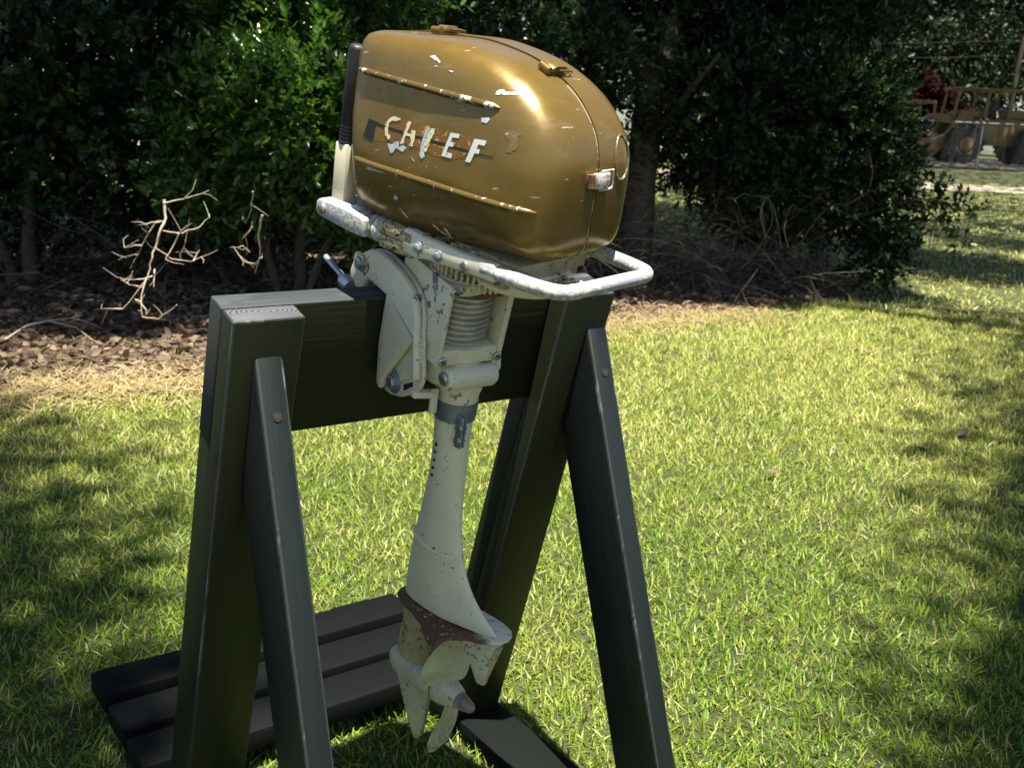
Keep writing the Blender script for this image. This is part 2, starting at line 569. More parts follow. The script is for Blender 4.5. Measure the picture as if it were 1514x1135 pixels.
gv = blades(350000, 1.0, 7.5, 1.15, (0.012, 0.040), (0.0016, 0.0038), 3, wscale=0.34)
tag(mesh_np('grass', *gv, M['grass']), kind='stuff', label='dense short lawn grass around the wooden stand')
gv = blades(105000, 6.9, 30, 1.45, (0.02, 0.04), (0.0026, 0.0046), 4, wscale=0.5, angl=32)
tag(mesh_np('grass', *gv, M['grass']), kind='stuff', label='lawn grass farther off beyond the leaf litter')

# ---------------------------------------------------------------- leaf litter
def scatter_leaves(n, region, size, seed, hmax=0.03):
    g = np.random.default_rng(seed)
    x = g.uniform(region[0], region[1], n); y = g.uniform(region[2], region[3], n)
    k = in_poly(x, y, litter_front) | (g.random(n) < 0.004)
    # litter strays over the edge of the lawn
    x, y = x[k], y[k]
    n = len(x)
    L = g.uniform(size[0], size[1], n); W = L * g.uniform(0.3, 0.55, n)
    az = g.random(n) * 2 * math.pi
    tl = g.normal(0, 0.35, n); rl = g.normal(0, 0.5, n)
    d = np.stack([np.cos(az) * np.cos(tl), np.sin(az) * np.cos(tl), np.sin(tl)], -1)
    s = np.stack([-np.sin(az) * np.cos(rl), np.cos(az) * np.cos(rl), np.sin(rl)], -1)
    up = np.cross(d, s)
    c = np.stack([x, y, g.uniform(0.008, hmax, n)], -1)
    curl = g.uniform(-0.1, 0.35, n)[:, None]
    f = [(-0.5, 0, 0), (-0.15, -0.5, 1), (0.2, -0.42, 1), (0.5, 0, 0.5), (0.2, 0.42, 1), (-0.15, 0.5, 1)]
    P = np.stack([c + d * (a * L)[:, None] + s * (b * W)[:, None] + up * (curl * q * W[:, None]) for a, b, q in f], 1)
    base = (np.arange(n) * 6)[:, None]
    loops = np.concatenate([base + np.array([[0, 1, 2, 3]]), base + np.array([[0, 3, 4, 5]])], 1)
    return P.reshape(-1, 3), loops.ravel(), np.full(2 * n, 4)
M['dryleaf'] = leaf_mat('dry_brown_leaves', [(0.045, 0.030, 0.019), (0.10, 0.068, 0.045), (0.165, 0.115, 0.078), (0.26, 0.19, 0.13), (0.34, 0.27, 0.20)], 0.7, 0.15, 0.25)
tag(mesh_np('fallen_leaves', *scatter_leaves(38000, (-5, 3.4, 3.2, 9.5), (0.035, 0.085), 5), M['dryleaf']), kind='stuff',
    label='brown dry leaf litter covering the ground under the bushes')
gs = []
M['straw'] = leaf_mat('dry_straw', [(0.30, 0.22, 0.11), (0.42, 0.33, 0.19), (0.34, 0.29, 0.14)], 0.7, 0.2, 0.2)
def edge_straw(n, seed):
    g = np.random.default_rng(seed)
    i = g.integers(0, 10, n)
    a = np.array(litter_front)[i]; b = np.array(litter_front)[i + 1]
    p = a + (b - a) * g.random((n, 1)) + g.normal(0, 0.17, (n, 2)) + np.array([0.02, -0.05])
    az = g.random(n) * 2 * math.pi
    L = g.uniform(0.04, 0.12, n); W = 0.004 * np.ones(n)
    d = np.stack([np.cos(az), np.sin(az), g.normal(0, 0.2, n)], -1); s = np.stack([-np.sin(az), np.cos(az), 0 * az], -1)
    c = np.stack([p[:, 0], p[:, 1], g.uniform(0.012, 0.035, n)], -1)
    P = np.stack([c - d * L[:, None] / 2 - s * W[:, None] / 2, c - d * L[:, None] / 2 + s * W[:, None] / 2,
                  c + d * L[:, None] / 2 + s * W[:, None] / 2, c + d * L[:, None] / 2 - s * W[:, None] / 2], 1)
    return P.reshape(-1, 3), np.arange(4 * n), np.full(n, 4)
tag(mesh_np('dry_straw', *edge_straw(9000, 8), M['straw']), kind='stuff', label='pale dry straw along the edge of the leaf litter')
# ================================================================== PLANTS
M['bark'] = plain('grey_brown_bark', (0.085, 0.065, 0.048), 0.9, 0, 0.45, 28, 0.8, 0.01)
M['twig'] = plain('bare_grey_twig', (0.10, 0.082, 0.062), 0.8, 0, 0.35, 60, 0.4, 0.002)
M['deadtwig'] = plain('bleached_dead_twig', (0.36, 0.30, 0.225), 0.8, 0, 0.3, 60, 0.4, 0.002)
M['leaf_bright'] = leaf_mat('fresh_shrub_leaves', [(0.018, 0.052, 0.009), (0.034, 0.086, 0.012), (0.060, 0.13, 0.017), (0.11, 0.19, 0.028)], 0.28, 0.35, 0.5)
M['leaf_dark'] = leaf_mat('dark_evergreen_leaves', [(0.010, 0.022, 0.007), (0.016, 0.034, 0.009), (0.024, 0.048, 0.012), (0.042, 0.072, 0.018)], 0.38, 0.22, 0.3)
M['leaf_far'] = leaf_mat('far_tree_leaves', [(0.010, 0.020, 0.008), (0.018, 0.032, 0.011), (0.03, 0.046, 0.015)], 0.5, 0.25, 0.3)
M['leaf_red'] = leaf_mat('crape_myrtle_bloom', [(0.016, 0.003, 0.004), (0.028, 0.004, 0.005), (0.010, 0.012, 0.006)], 0.9, 0.1, 0.05)
M['leaf_canopy'] = leaf_mat('added_canopy_leaves', [(0.022, 0.045, 0.012), (0.038, 0.070, 0.016), (0.055, 0.085, 0.022)], 0.4, 0.15, 0.4)  # leaves of the added shade canopies

def unit(v):
    return v / np.maximum(np.linalg.norm(v, axis=-1, keepdims=True), 1e-9)
def leaf_quads(c, d, up, L, W, fold=0.25):
    """oval folded leaves: base point c, direction d, face normal up"""
    s = unit(np.cross(d, up)); up = np.cross(s, d)
    f = [(0, 0, 0), (0.28, -0.44, 1), (0.68, -0.42, 1), (1, 0, 0.1), (0.68, 0.42, 1), (0.28, 0.44, 1)]
    P = np.stack([c + d * (a * L)[:, None] + s * (b * W)[:, None] + up * (fold * q * W * (0.5 if a else 0))[:, None] for a, b, q in f], 1)
    n = len(c)
    base = (np.arange(n) * 6)[:, None]
    loops = np.concatenate([base + np.array([[0, 1, 2, 3]]), base + np.array([[0, 3, 4, 5]])], 1)
    return P.reshape(-1, 3), loops.ravel(), np.full(2 * n, 4)
def leaf_kites(c, d, up, L, W):
    """plain four sided leaves for crowns seen only from afar or below"""
    s = unit(np.cross(d, up))
    P = np.stack([c, c + d * (0.45 * L)[:, None] - s * (W / 2)[:, None], c + d * L[:, None], c + d * (0.45 * L)[:, None] + s * (W / 2)[:, None]], 1)
    return P.reshape(-1, 3), np.arange(4 * len(c)), np.full(len(c), 4)
def sprigs(origins, dirs, per, L, W, g, twig=0.16, droop=0.2, kite=False):
    """leaves set along short twigs"""
    n = len(origins)
    k = np.tile(np.arange(per), n)
    f = (k + g.random(n * per) * 0.6) / per
    o = np.repeat(origins, per, 0); d = np.repeat(dirs, per, 0)
    tl = np.repeat(g.uniform(0.6, 1.3, n) * twig, per)
    p = o + d * (f * tl)[:, None] + np.stack([0 * f, 0 * f, -droop * (f * tl) ** 1.5], -1)
    r = unit(g.normal(size=(n * per, 3)))
    side = unit(np.cross(d, r))
    ld = unit(d * (0.35 + 0.6 * f)[:, None] + side * 0.85 + np.array([0, 0, 0.12]))
    up = unit(np.array([0, 0, 0.8]) + d * 0.5 + g.normal(0, 0.45, (n * per, 3)))
    sz = g.uniform(0.65, 1.15, n * per)
    return (leaf_kites if kite else leaf_quads)(p, ld, up, L * sz, W * sz)
def blob_points(blobs, n, g, shell=(0.72, 1.05), zmin=0.1):
    """points in the outer shell of several lumpy ellipsoids, with outward directions"""
    w = np.array([b[3] * b[4] + b[4] * b[5] + b[3] * b[5] for b in blobs], float)
    i = g.choice(len(blobs), n, p=w / w.sum())
    B = np.array(blobs, float)[i]
    v = unit(g.normal(size=(n, 3)))
    lump = 1 + 0.13 * np.sin(v[:, 0] * 7 + B[:, 0] * 5) + 0.11 * np.sin(v[:, 2] * 9 + B[:, 1] * 3) + 0.08 * np.sin(v[:, 1] * 13 + v[:, 0] * 8)
    r = g.uniform(shell[0], shell[1], n) * lump
    p = B[:, :3] + v * B[:, 3:] * r[:, None]
    d = unit(v / B[:, 3:] + g.normal(0, 0.35, (n, 3)) + np.array([0, 0, 0.35]))
    k = p[:, 2] > zmin
    return p[k], d[k]
def limb(mb, p0, p1, r0, r1, g, k=7, wob=0.06):
    p0, p1 = np.array(p0, float), np.array(p1, float)
    ln = np.linalg.norm(p1 - p0)
    pts, rs = [], []
    off = np.zeros(3)
    for i in range(k):
        f = i / (k - 1)
        off = off + g.normal(0, wob * ln / k, 3) * (i > 0)
        pts.append(p0 + (p1 - p0) * f + off)
        rs.append(r0 + (r1 - r0) * f)
    mb.tube(pts, rs, 7 if r0 > 0.02 else 5)
    return pts
def merge(parts):
    v, l, s, b = [], [], [], 0
    for P, L, S in parts:
        v.append(P); l.append(L + b); s.append(S); b += len(P)
    return np.concatenate(v), np.concatenate(l), np.concatenate(s)
def single_leaf_mesh(L, W, mat, name='leaf'):
    P, l, s = leaf_quads(np.zeros((1, 3)), np.array([[0, 1.0, 0]]), np.array([[0, 0, 1.0]]), np.array([L]), np.array([W]))
    me = bpy.data.meshes.new(name)
    me.from_pydata([tuple(p) for p in P], [], [tuple(l[0:4]), tuple(l[4:8])])
    me.materials.append(mat)
    return me
def plant(name, label, cat, base, blobs, nspr, per, L, W, mat, seed, trunks, group=None, shell=(0.6, 1.05), inner=0, twig=0.16, singles=0, zmin=0.12, kite=False):
    g = np.random.default_rng(seed)
    root = thing(name, label, cat, (base[0], base[1], float(rise(base[0], base[1]))), group)
    tmb = MB()
    for tr in trunks:
        limb(tmb, *tr, g)
    if trunks:
        tmb.build('trunk', M['bark'], root, smooth=60)
    o, d = blob_points(blobs, nspr, g, shell, zmin)
    parts = [sprigs(o, d, per, L, W * (1.15 if kite else 1), g, twig, kite=kite)]
    if inner:
        o2, d2 = blob_points(blobs, inner, g, (0.15, 0.62), zmin)
        parts.append(sprigs(o2, d2, max(5, per - 3), L * 1.4, W * 1.7, g, twig * 1.3, kite=True))
    cr = mesh_np('crown', *merge(parts), mat, root)
    cr['kind'] = 'stuff'
    if singles:
        # the leaves that show largest, each of its own, on sprigs at the front of the crown
        me = single_leaf_mesh(L * 1.1, W * 1.15, mat)
        o3, d3 = blob_points(blobs, singles * 4, g, (0.98, 1.08), zmin)
        cam2 = np.array([0, 0, EYE]) - o3
        facing = (unit(cam2) * d3).sum(1)
        idx = np.argsort(-facing)[:max(1, singles // 6)]
        cnt = 0
        for i in idx:
            for q in range(6):
                if cnt >= singles:
                    break
                p = Vector(o3[i]) + Vector(d3[i]) * (0.03 * q)
                side = Vector(d3[i]).cross(Vector(unit(g.normal(size=3)))).normalized()
                ld = (Vector(d3[i]) * (0.4 + 0.1 * q) + side * 0.8 + Vector((0, 0, 0.15))).normalized()
                upv = (Vector((0, 0, 1)) + Vector(g.normal(0, 0.3, 3))).normalized()
                sx = ld.cross(upv).normalized(); uz = sx.cross(ld)
                mt = Matrix((sx, ld, uz)).transposed().to_4x4()
                lo = bpy.data.objects.new('leaf', me)
                col.objects.link(lo)
                lo.parent = root
                s = g.uniform(0.75, 1.15)
                lo.matrix_local = Matrix.Translation(p - root.location) @ mt @ Matrix.Scale(s, 4)
                cnt += 1
    return root

# left: the sunlit broad leaved shrub and the dark masses about it
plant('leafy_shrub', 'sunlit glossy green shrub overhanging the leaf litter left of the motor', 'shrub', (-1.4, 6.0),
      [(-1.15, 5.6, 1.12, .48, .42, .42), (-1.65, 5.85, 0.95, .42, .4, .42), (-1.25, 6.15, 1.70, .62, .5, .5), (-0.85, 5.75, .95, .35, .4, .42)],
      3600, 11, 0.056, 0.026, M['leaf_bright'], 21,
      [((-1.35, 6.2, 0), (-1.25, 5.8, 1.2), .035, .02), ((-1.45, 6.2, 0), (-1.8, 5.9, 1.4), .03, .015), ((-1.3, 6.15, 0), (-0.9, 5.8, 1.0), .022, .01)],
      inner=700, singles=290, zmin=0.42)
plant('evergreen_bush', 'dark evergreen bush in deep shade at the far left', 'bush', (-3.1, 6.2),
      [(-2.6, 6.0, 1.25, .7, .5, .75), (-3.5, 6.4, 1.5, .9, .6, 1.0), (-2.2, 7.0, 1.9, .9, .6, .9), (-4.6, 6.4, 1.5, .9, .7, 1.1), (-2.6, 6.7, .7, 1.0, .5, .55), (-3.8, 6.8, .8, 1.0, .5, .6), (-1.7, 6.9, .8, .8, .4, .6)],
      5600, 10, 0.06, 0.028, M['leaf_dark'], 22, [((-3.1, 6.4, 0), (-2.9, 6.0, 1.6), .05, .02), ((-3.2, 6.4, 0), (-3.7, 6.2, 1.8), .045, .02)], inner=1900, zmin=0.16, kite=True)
plant('evergreen_bush', 'dark evergreen bush right behind the gold motor cowl', 'bush', (-0.1, 7.2),
      [(-0.45, 7.0, 1.2, .75, .5, .75), (0.30, 7.5, 1.35, .62, .5, .75), (-0.1, 8.3, 2.3, 1.3, .7, .8), (-0.5, 7.5, 0.7, .9, .5, .5), (-1.3, 7.4, 0.8, .8, .5, .6)],
      3600, 10, 0.06, 0.028, M['leaf_dark'], 23, [((-0.1, 7.4, 0), (-0.3, 7.0, 1.5), .05, .02), ((0.0, 7.4, 0), (0.35, 7.2, 1.7), .045, .02)], inner=1500, zmin=0.30, kite=True)
# the tree whose dark trunk shows right of the cowl
plant('broadleaf_tree', 'shady tree with thick dark trunk standing right of the motor cowl', 'tree', (0.86, 7.7),
      [(0.9, 8.9, 2.45, 1.3, .8, .85), (1.6, 9.8, 3.0, 1.5, 1.0, 1.1), (0.0, 9.8, 3.2, 1.5, 1.0, 1.1)],
      4200, 9, 0.068, 0.032, M['leaf_dark'], 24,
      [((.86, 7.7, -.05), (.90, 7.75, 1.5), .15, .10), ((.90, 7.75, 1.4), (1.7, 9.5, 3.2), .085, .03), ((.90, 7.75, 1.45), (0.1, 9.4, 3.2), .08, .03), ((.88, 7.72, 1.0), (1.35, 7.4, 1.7), .04, .015), ((0.72, 7.85, 0), (0.6, 7.8, 1.9), .06, .03)],
      inner=1300, zmin=1.45, kite=True)
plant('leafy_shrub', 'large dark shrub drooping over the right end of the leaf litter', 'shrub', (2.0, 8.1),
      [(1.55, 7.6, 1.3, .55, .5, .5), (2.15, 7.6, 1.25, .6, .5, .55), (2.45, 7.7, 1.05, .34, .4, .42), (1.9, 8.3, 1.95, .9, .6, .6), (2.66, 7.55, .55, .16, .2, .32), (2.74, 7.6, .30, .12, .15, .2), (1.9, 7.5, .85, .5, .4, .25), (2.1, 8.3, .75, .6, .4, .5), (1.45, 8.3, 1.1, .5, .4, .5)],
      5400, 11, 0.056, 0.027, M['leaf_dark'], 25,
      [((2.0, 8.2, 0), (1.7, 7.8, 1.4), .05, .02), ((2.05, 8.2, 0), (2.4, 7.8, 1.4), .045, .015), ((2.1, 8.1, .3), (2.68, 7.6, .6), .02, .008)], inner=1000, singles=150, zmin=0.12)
# sprig reaching out over the lawn at the right
plant('leafy_branch', 'single leafy branch reaching right from the shrub over the lawn', 'branch', (2.85, 7.6),
      [(2.95, 7.55, .80, .10, .10, .10), (3.10, 7.5, .70, .12, .1, .08), (3.25, 7.5, .66, .07, .07, .06), (3.22, 7.5, .44, .05, .05, .05)],
      70, 9, 0.055, 0.026, M['leaf_dark'], 26, [((2.5, 7.7, 1.0), (3.05, 7.5, .60), .013, .006), ((2.98, 7.53, .66), (3.3, 7.5, .40), .006, .003), ((2.9, 7.55, .75), (3.28, 7.5, .68), .006, .003), ((3.02, 7.5, .6), (3.0, 7.5, .35), .004, .002)], zmin=0.2, twig=0.09)
plant('evergreen_tree', 'tall dark evergreen tree above the right hand shrub', 'tree', (2.9, 9.6),
      [(2.05, 9.0, 2.1, 1.1, .9, .9), (3.2, 9.8, 3.5, 1.3, 1.0, 1.1), (2.2, 9.8, 3.4, 1.6, 1.2, 1.3), (4.0, 9.3, 3.9, 1.3, 1.0, .9), (4.5, 9.6, 2.88, 1.0, .8, .52), (3.2, 9.4, 2.65, .55, .6, .45)],
      6400, 9, 0.075, 0.036, M['leaf_dark'], 27, [((2.9, 9.8, 0), (2.9, 9.8, 2.6), .12, .07), ((2.9, 9.8, 2.2), (4.0, 9.5, 3.8), .06, .02), ((2.9, 9.8, 2.4), (2.0, 9.8, 3.6), .05, .02)], inner=2200, zmin=0.9, kite=True)
plant('evergreen_tree', 'tall dark evergreen tree behind the bushes on the left', 'tree', (-2.4, 9.0),
      [(-3.2, 8.6, 2.4, 1.7, 1.1, 1.7), (-1.3, 8.8, 2.6, 1.4, 1.0, 1.4), (-5.2, 8.4, 2.6, 1.8, 1.2, 2.0)],
      5200, 9, 0.08, 0.038, M['leaf_dark'], 28, [((-2.4, 9.2, 0), (-2.5, 9.1, 2.8), .13, .06), ((-2.4, 9.2, 1.5), (-1.3, 9.0, 3.0), .06, .02), ((-2.5, 9.1, 1.4), (-4.2, 8.8, 3.2), .06, .02)], inner=2400, zmin=0.5, kite=True)

# ---------------------------------------------------------------- bare wood
def twig_thing(name, label, cat, lines, y, r0, mat, seed, base=None, jitter=0.05):
    g = np.random.default_rng(seed)
    p = lines[0][0]
    root = thing(name, label, cat, (p[0], y, p[1]))
    first = True
    depth = {}
    for ln in lines:
        pts = []
        yy = depth.get(ln[0], y)
        dr = g.normal(0, jitter)
        for i, (x, z) in enumerate(ln):
            q = yy + dr * i + g.normal(0, 0.012)
            depth.setdefault((x, z), q)
            pts.append(np.array([x, q, z]))
        fine = []
        for a, b in zip(pts[:-1], pts[1:]):
            for k in range(3):
                fine.append(a + (b - a) * k / 3 + g.normal(0, 0.0022, 3))
        fine.append(pts[-1])
        ra = r0 if first else r0 * 0.55
        rs = [ra + (ra * 0.22 - ra) * i / (len(fine) - 1) for i in range(len(fine))]
        mb = MB()
        mb.tube(fine, rs, 6)
        if not first:       # a few side spurs
            for k in range(2):
                i = int(g.integers(1, len(fine)))
                e = fine[i] + g.normal(0, 0.045, 3)
                mb.tube([fine[i], (fine[i] + e) / 2 + g.normal(0, 0.006, 3), e], [ra * .4, ra * .33, ra * .2], 5)
        mb.build('main_stem' if first else 'side_twig', mat, root, smooth=60)
        first = False
    return root
D1 = [[(-1.583, 0.73), (-1.573, 0.655), (-1.587, 0.603), (-1.612, 0.525), (-1.627, 0.456), (-1.638, 0.395), (-1.675, 0.341), (-1.74, 0.259)], [(-1.638, 0.395), (-1.646, 0.316), (-1.627, 0.238)], [(-1.587, 0.603), (-1.511, 0.588), (-1.45, 0.614), (-1.415, 0.654)], [(-1.612, 0.525), (-1.558, 0.472), (-1.455, 0.469), (-1.346, 0.523)], [(-1.578, 0.638), (-1.633, 0.631), (-1.675, 0.556), (-1.712, 0.486), (-1.754, 0.415)], [(-1.693, 0.336), (-1.78, 0.331), (-1.84, 0.346)], [(-1.74, 0.259), (-1.827, 0.259)], [(-1.627, 0.238), (-1.54, 0.242), (-1.451, 0.312)], [(-1.721, 0.282), (-1.662, 0.241), (-1.623, 0.242)], [(-1.52, 0.588), (-1.556, 0.519), (-1.566, 0.476)], [(-1.693, 0.53), (-1.762, 0.514)], [(-1.712, 0.486), (-1.774, 0.462)], [(-1.583, 0.721), (-1.515, 0.733), (-1.412, 0.776)], [(-1.523, 0.474), (-1.487, 0.549)], [(-1.455, 0.469), (-1.432, 0.517)], [(-1.656, 0.385), (-1.743, 0.377)], [(-1.582, 0.637), (-1.672, 0.625), (-1.723, 0.631)], [(-1.633, 0.421), (-1.614, 0.353)], [(-1.537, 0.584), (-1.45, 0.639)]]
D2 = [[(-1.184, 0.669), (-1.216, 0.58), (-1.222, 0.474), (-1.255, 0.383)], [(-1.223, 0.447), (-1.289, 0.448), (-1.35, 0.507)], [(-1.223, 0.443), (-1.164, 0.494), (-1.146, 0.517)], [(-1.244, 0.499), (-1.27, 0.529), (-1.323, 0.522)], [(-1.226, 0.779), (-1.25, 0.683), (-1.295, 0.62)], [(-1.233, 0.614), (-1.287, 0.555)]]
twig_thing('dead_branch', 'bleached dead branch with bare side twigs hanging below the left shrub', 'branch', D1, 4.55, 0.0066, M['deadtwig'], 31)
twig_thing('dead_branch', 'smaller thin dead twig hanging nearer the motor stand', 'branch', D2, 4.7, 0.006, M['deadtwig'], 32)
g = np.random.default_rng(33)
gt = thing('fallen_twig', 'pale forked twig lying on the leaf litter at the far left', 'twig', (-2.3, 5.0, 0))
mb = MB()
mb.tube([(-2.43, 4.72, .02), (-2.42, 4.92, .05), (-2.36, 5.02, .06), (-2.2, 4.98, .04), (-2.02, 4.78, .015)], [.006, .006, .0055, .004, .002], 6)
mb.build('main_stem', M['deadtwig'], gt, smooth=60)
mb = MB()
mb.tube([(-2.36, 5.02, .06), (-2.25, 5.08, .07), (-2.1, 5.05, .03)], [.004, .003, .002], 6)
mb.build('side_twig', M['deadtwig'], gt, smooth=60)
def vines(n, region, seed, rad=(0.0014, 0.0055), length=(0.5, 1.3), top=(0.25, 1.0)):
    g = np.random.default_rng(seed)
    mb = MB()
    for _ in range(n):
        x, y = g.uniform(region[0], region[1]), g.uniform(region[2], region[3])
        z = g.uniform(*top) * g.uniform(0.35, 1)
        a = g.random() * 2 * math.pi
        ln = g.uniform(*length)
        p = np.array([x, y, z]); d = np.array([math.cos(a), math.sin(a) * 0.6, g.normal(0.25, 0.5)])
        d /= np.linalg.norm(d)
        pts = [p.copy()]
        cv = g.normal(0, 0.45, 3)
        k = 9
        for i in range(k):
            d = d + cv * 0.28 + g.normal(0, 0.10, 3) + np.array([0, 0, -0.13])
            d /= np.linalg.norm(d)
            p = p + d * ln / k
            p[2] = min(max(p[2], 0.02 + 0.01 * g.random()), 0.66 + 0.16 * g.random())
            pts.append(p.copy())
        r = rad[0] + (rad[1] - rad[0]) * g.random() ** 2
        mb.tube(pts, [r * (1 - 0.7 * i / k) for i in range(k + 1)], 4, cap=False)
        for _f in range(int(g.integers(1, 4))):      # side forks
            i = int(g.integers(2, k))
            q = pts[i].copy(); fd = (pts[i] - pts[i - 1]); fd = fd / (np.linalg.norm(fd) + 1e-9) + g.normal(0, 0.6, 3)
            fp = [q.copy()]
            for j in range(4):
                fd = fd / np.linalg.norm(fd) + g.normal(0, 0.22, 3) + np.array([0, 0, -0.05])
                q = q + fd / np.linalg.norm(fd) * g.uniform(0.03, 0.09)
                q[2] = max(q[2], 0.015)
                fp.append(q.copy())
            mb.tube(fp, [r * 0.55 * (1 - 0.18 * j) for j in range(5)], 3, cap=False)
    return mb
vt = vines(430, (0.35, 2.0, 7.0, 8.3), 34, top=(0.10, 0.7)).build('vine_tangle', M['twig'], None, smooth=80)
tag(vt, 'tangle of bare grey brown vines under the shrubs right of the motor', 'vines', kind='stuff')
vt = vines(90, (-3.6, 0.2, 5.6, 7.0), 35, top=(0.1, 0.8)).build('dry_undergrowth', M['twig'], None, smooth=80)
tag(vt, 'thin dry twigs and undergrowth in the shade below the left bushes', 'undergrowth', kind='stuff')

# ---------------------------------------------------------------- added trees outside the picture, put in to cast shade into it
def shade_keep(x, y, g):
    """added leaf cover, shaped to darken the sides and the hedges: chance that a leaf shading ground point (x, y) is there"""
    w = np.where(y < 1.05, 0.80, np.where(y < 1.5, 0.74, np.clip(np.where(x < 0, 0.54, 0.48) * y - 0.10, 0.50, 2.8))) + np.where((x < 0) & (y > 3.6), 0.5, 0)  # sunlit wedge widening away from the camera, leaf cover to either side
    cx = 0.04 + 0.03 * y
    f = (np.abs(x - cx) - w * 0.66) / (w * 0.85)
    p = np.clip(f, 0, 1)
    p = p * p * (3 - 2 * p)
    p = np.where(y < 0.6, 0.35 * p, p)
    p = np.where((y > 6.9) & (x > 0), np.clip(0.40 + 0.3 * np.sin(x * 2.1 + y * 1.7) + 0.25 * np.sin(y * 3.1 - x), 0, 0.9), p)
    p = np.where((y > 7.8) & (x < 3.1), 0.97, p)
    p = np.where((y > 7.0) & (x >= 3.1), np.clip(0.32 + 0.35 * np.sin(x * 2.3 + y * 1.1) + 0.25 * np.sin(y * 2.7 - x), 0, 0.85), p)
    p = np.where((y > 6.75) & (x > 0.2) & (x < 2.0), np.maximum(p, 0.8), p)
    p = np.where((x < -1.75) & (y > 4.9), 0.95, p)
    p = np.where((x > -1.75) & (x < 0.2) & (y > 5.1), 0.28 + 0.25 * np.sin(x * 5 + y * 3), p)
    return g.random(x.shape) < p
def shade_tree(name, label, base, n, xr, yr, zr, limbs, seed, leaf=(0.078, 0.145), keep=None):  # added tree whose crown blocks sun from chosen ground
    g = np.random.default_rng(seed)
    root = thing(name, label, 'tree', (base[0], base[1], float(rise(*base))))
    tmb = MB()
    for l in limbs:
        limb(tmb, *l, g, 9, 0.05)
    tmb.build('trunk', M['bark'], root, smooth=60)
    x = g.uniform(xr[0], xr[1], n); y = g.uniform(yr[0], yr[1], n); z = g.uniform(zr[0], zr[1], n)
    # rounded crown
    k = np.ones(n, bool)
    ex = (x - sum(xr) / 2) / (xr[1] - xr[0]) * 2; ey = (y - sum(yr) / 2) / (yr[1] - yr[0]) * 2
    k &= (np.abs(ex) ** 3 + np.abs(ey) ** 3) < 1 + g.normal(0, 0.1, n)
    x, y, z = x[k], y[k], z[k]
    tgr = 1 / math.tan(SUN_EL)
    gx, gy = x - z * tgr * math.sin(SUN_AZ), y - z * tgr * math.cos(SUN_AZ)
    k = shade_keep(gx, gy, g) if keep is None else g.random(len(x)) < keep
    x, y, z = x[k], y[k], z[k]
    m = len(x)
    d = unit(g.normal(size=(m, 3)) * np.array([1, 1, 0.5])); up = unit(np.array([0, 0, 1.0]) + g.normal(0, 0.5, (m, 3)))
    L = g.uniform(leaf[0], leaf[1], m); W = L * 0.55
    cr = mesh_np('crown', *leaf_kites(np.stack([x, y, z], -1), d, up, L, W), M['leaf_canopy'], root)
    cr['kind'] = 'stuff'
    return root
shade_tree('added_shade_oak', 'added oak canopy left of the picture, put in to darken the left side', (-5.2, 4.6), 185000, (-8.0, 1.0), (-3.6, 11.0), (9.0, 13.0),
           [((-5.2, 4.6, -.1), (-4.9, 4.8, 3.6), .34, .24), ((-4.9, 4.8, 3.4), (-1.6, 4.6, 10.8), .17, .05), ((-4.9, 4.8, 3.5), (-3.4, 8.8, 11.2), .15, .05), ((-4.9, 4.8, 3.5), (-7.2, 4.0, 10.8), .15, .05), ((-4.9, 4.8, 3.5), (-5.2, 5.9, 12.2), .16, .05), ((-3.6, 4.7, 5.6), (-2.8, 0.5, 10.4), .08, .03)], 41)
shade_tree('added_shade_oak', 'added oak canopy right of the picture, put in to darken the right side', (6.2, 4.4), 220000, (-0.6, 9.4), (-3.6, 13.0), (9.0, 13.2),
           [((6.2, 4.4, -.1), (5.9, 4.6, 3.6), .36, .26), ((5.9, 4.6, 3.4), (2.0, 4.8, 10.8), .18, .05), ((5.9, 4.6, 3.5), (4.6, 10.4, 11.4), .17, .05), ((5.9, 4.6, 3.5), (8.0, 3.4, 10.8), .15, .05), ((5.9, 4.6, 3.5), (6.2, 6.0, 12.2), .16, .05), ((4.4, 4.6, 5.6), (2.4, 0.6, 10.4), .08, .03)], 42)
shade_tree('added_shade_oak', 'added oak canopy right of the picture, put in to dim the far lawn', (14.0, 17.0), 52000, (2.0, 19.0), (10.0, 38.0), (5.6, 9.0),
           [((14, 17, -.1), (13.7, 17.3, 4.2), .5, .34), ((13.7, 17.3, 4.0), (6.5, 15.5, 7.4), .24, .06), ((13.7, 17.3, 4.1), (10.5, 25.5, 8), .26, .06), ((13.7, 17.3, 4.1), (17, 22, 8), .2, .06), ((13.7, 17.3, 4.1), (14, 16, 8.6), .2, .06)], 43, leaf=(0.18, 0.36), keep=0.35)
shade_tree('added_shade_oak', 'added oak canopy beyond the right edge, put in to shade the loader', (31.0, 44.0), 26000, (8.0, 33.0), (34.5, 53.0), (8.2, 13.0),
           [((31, 44, 0), (30.5, 44, 6.5), .7, .5), ((30.5, 44, 6.2), (18, 42, 10.5), .35, .08), ((30.5, 44, 6.4), (24, 49, 11.5), .3, .08), ((30.5, 44, 6.4), (31, 43, 12), .3, .08)], 44, leaf=(0.35, 0.7), keep=0.85)

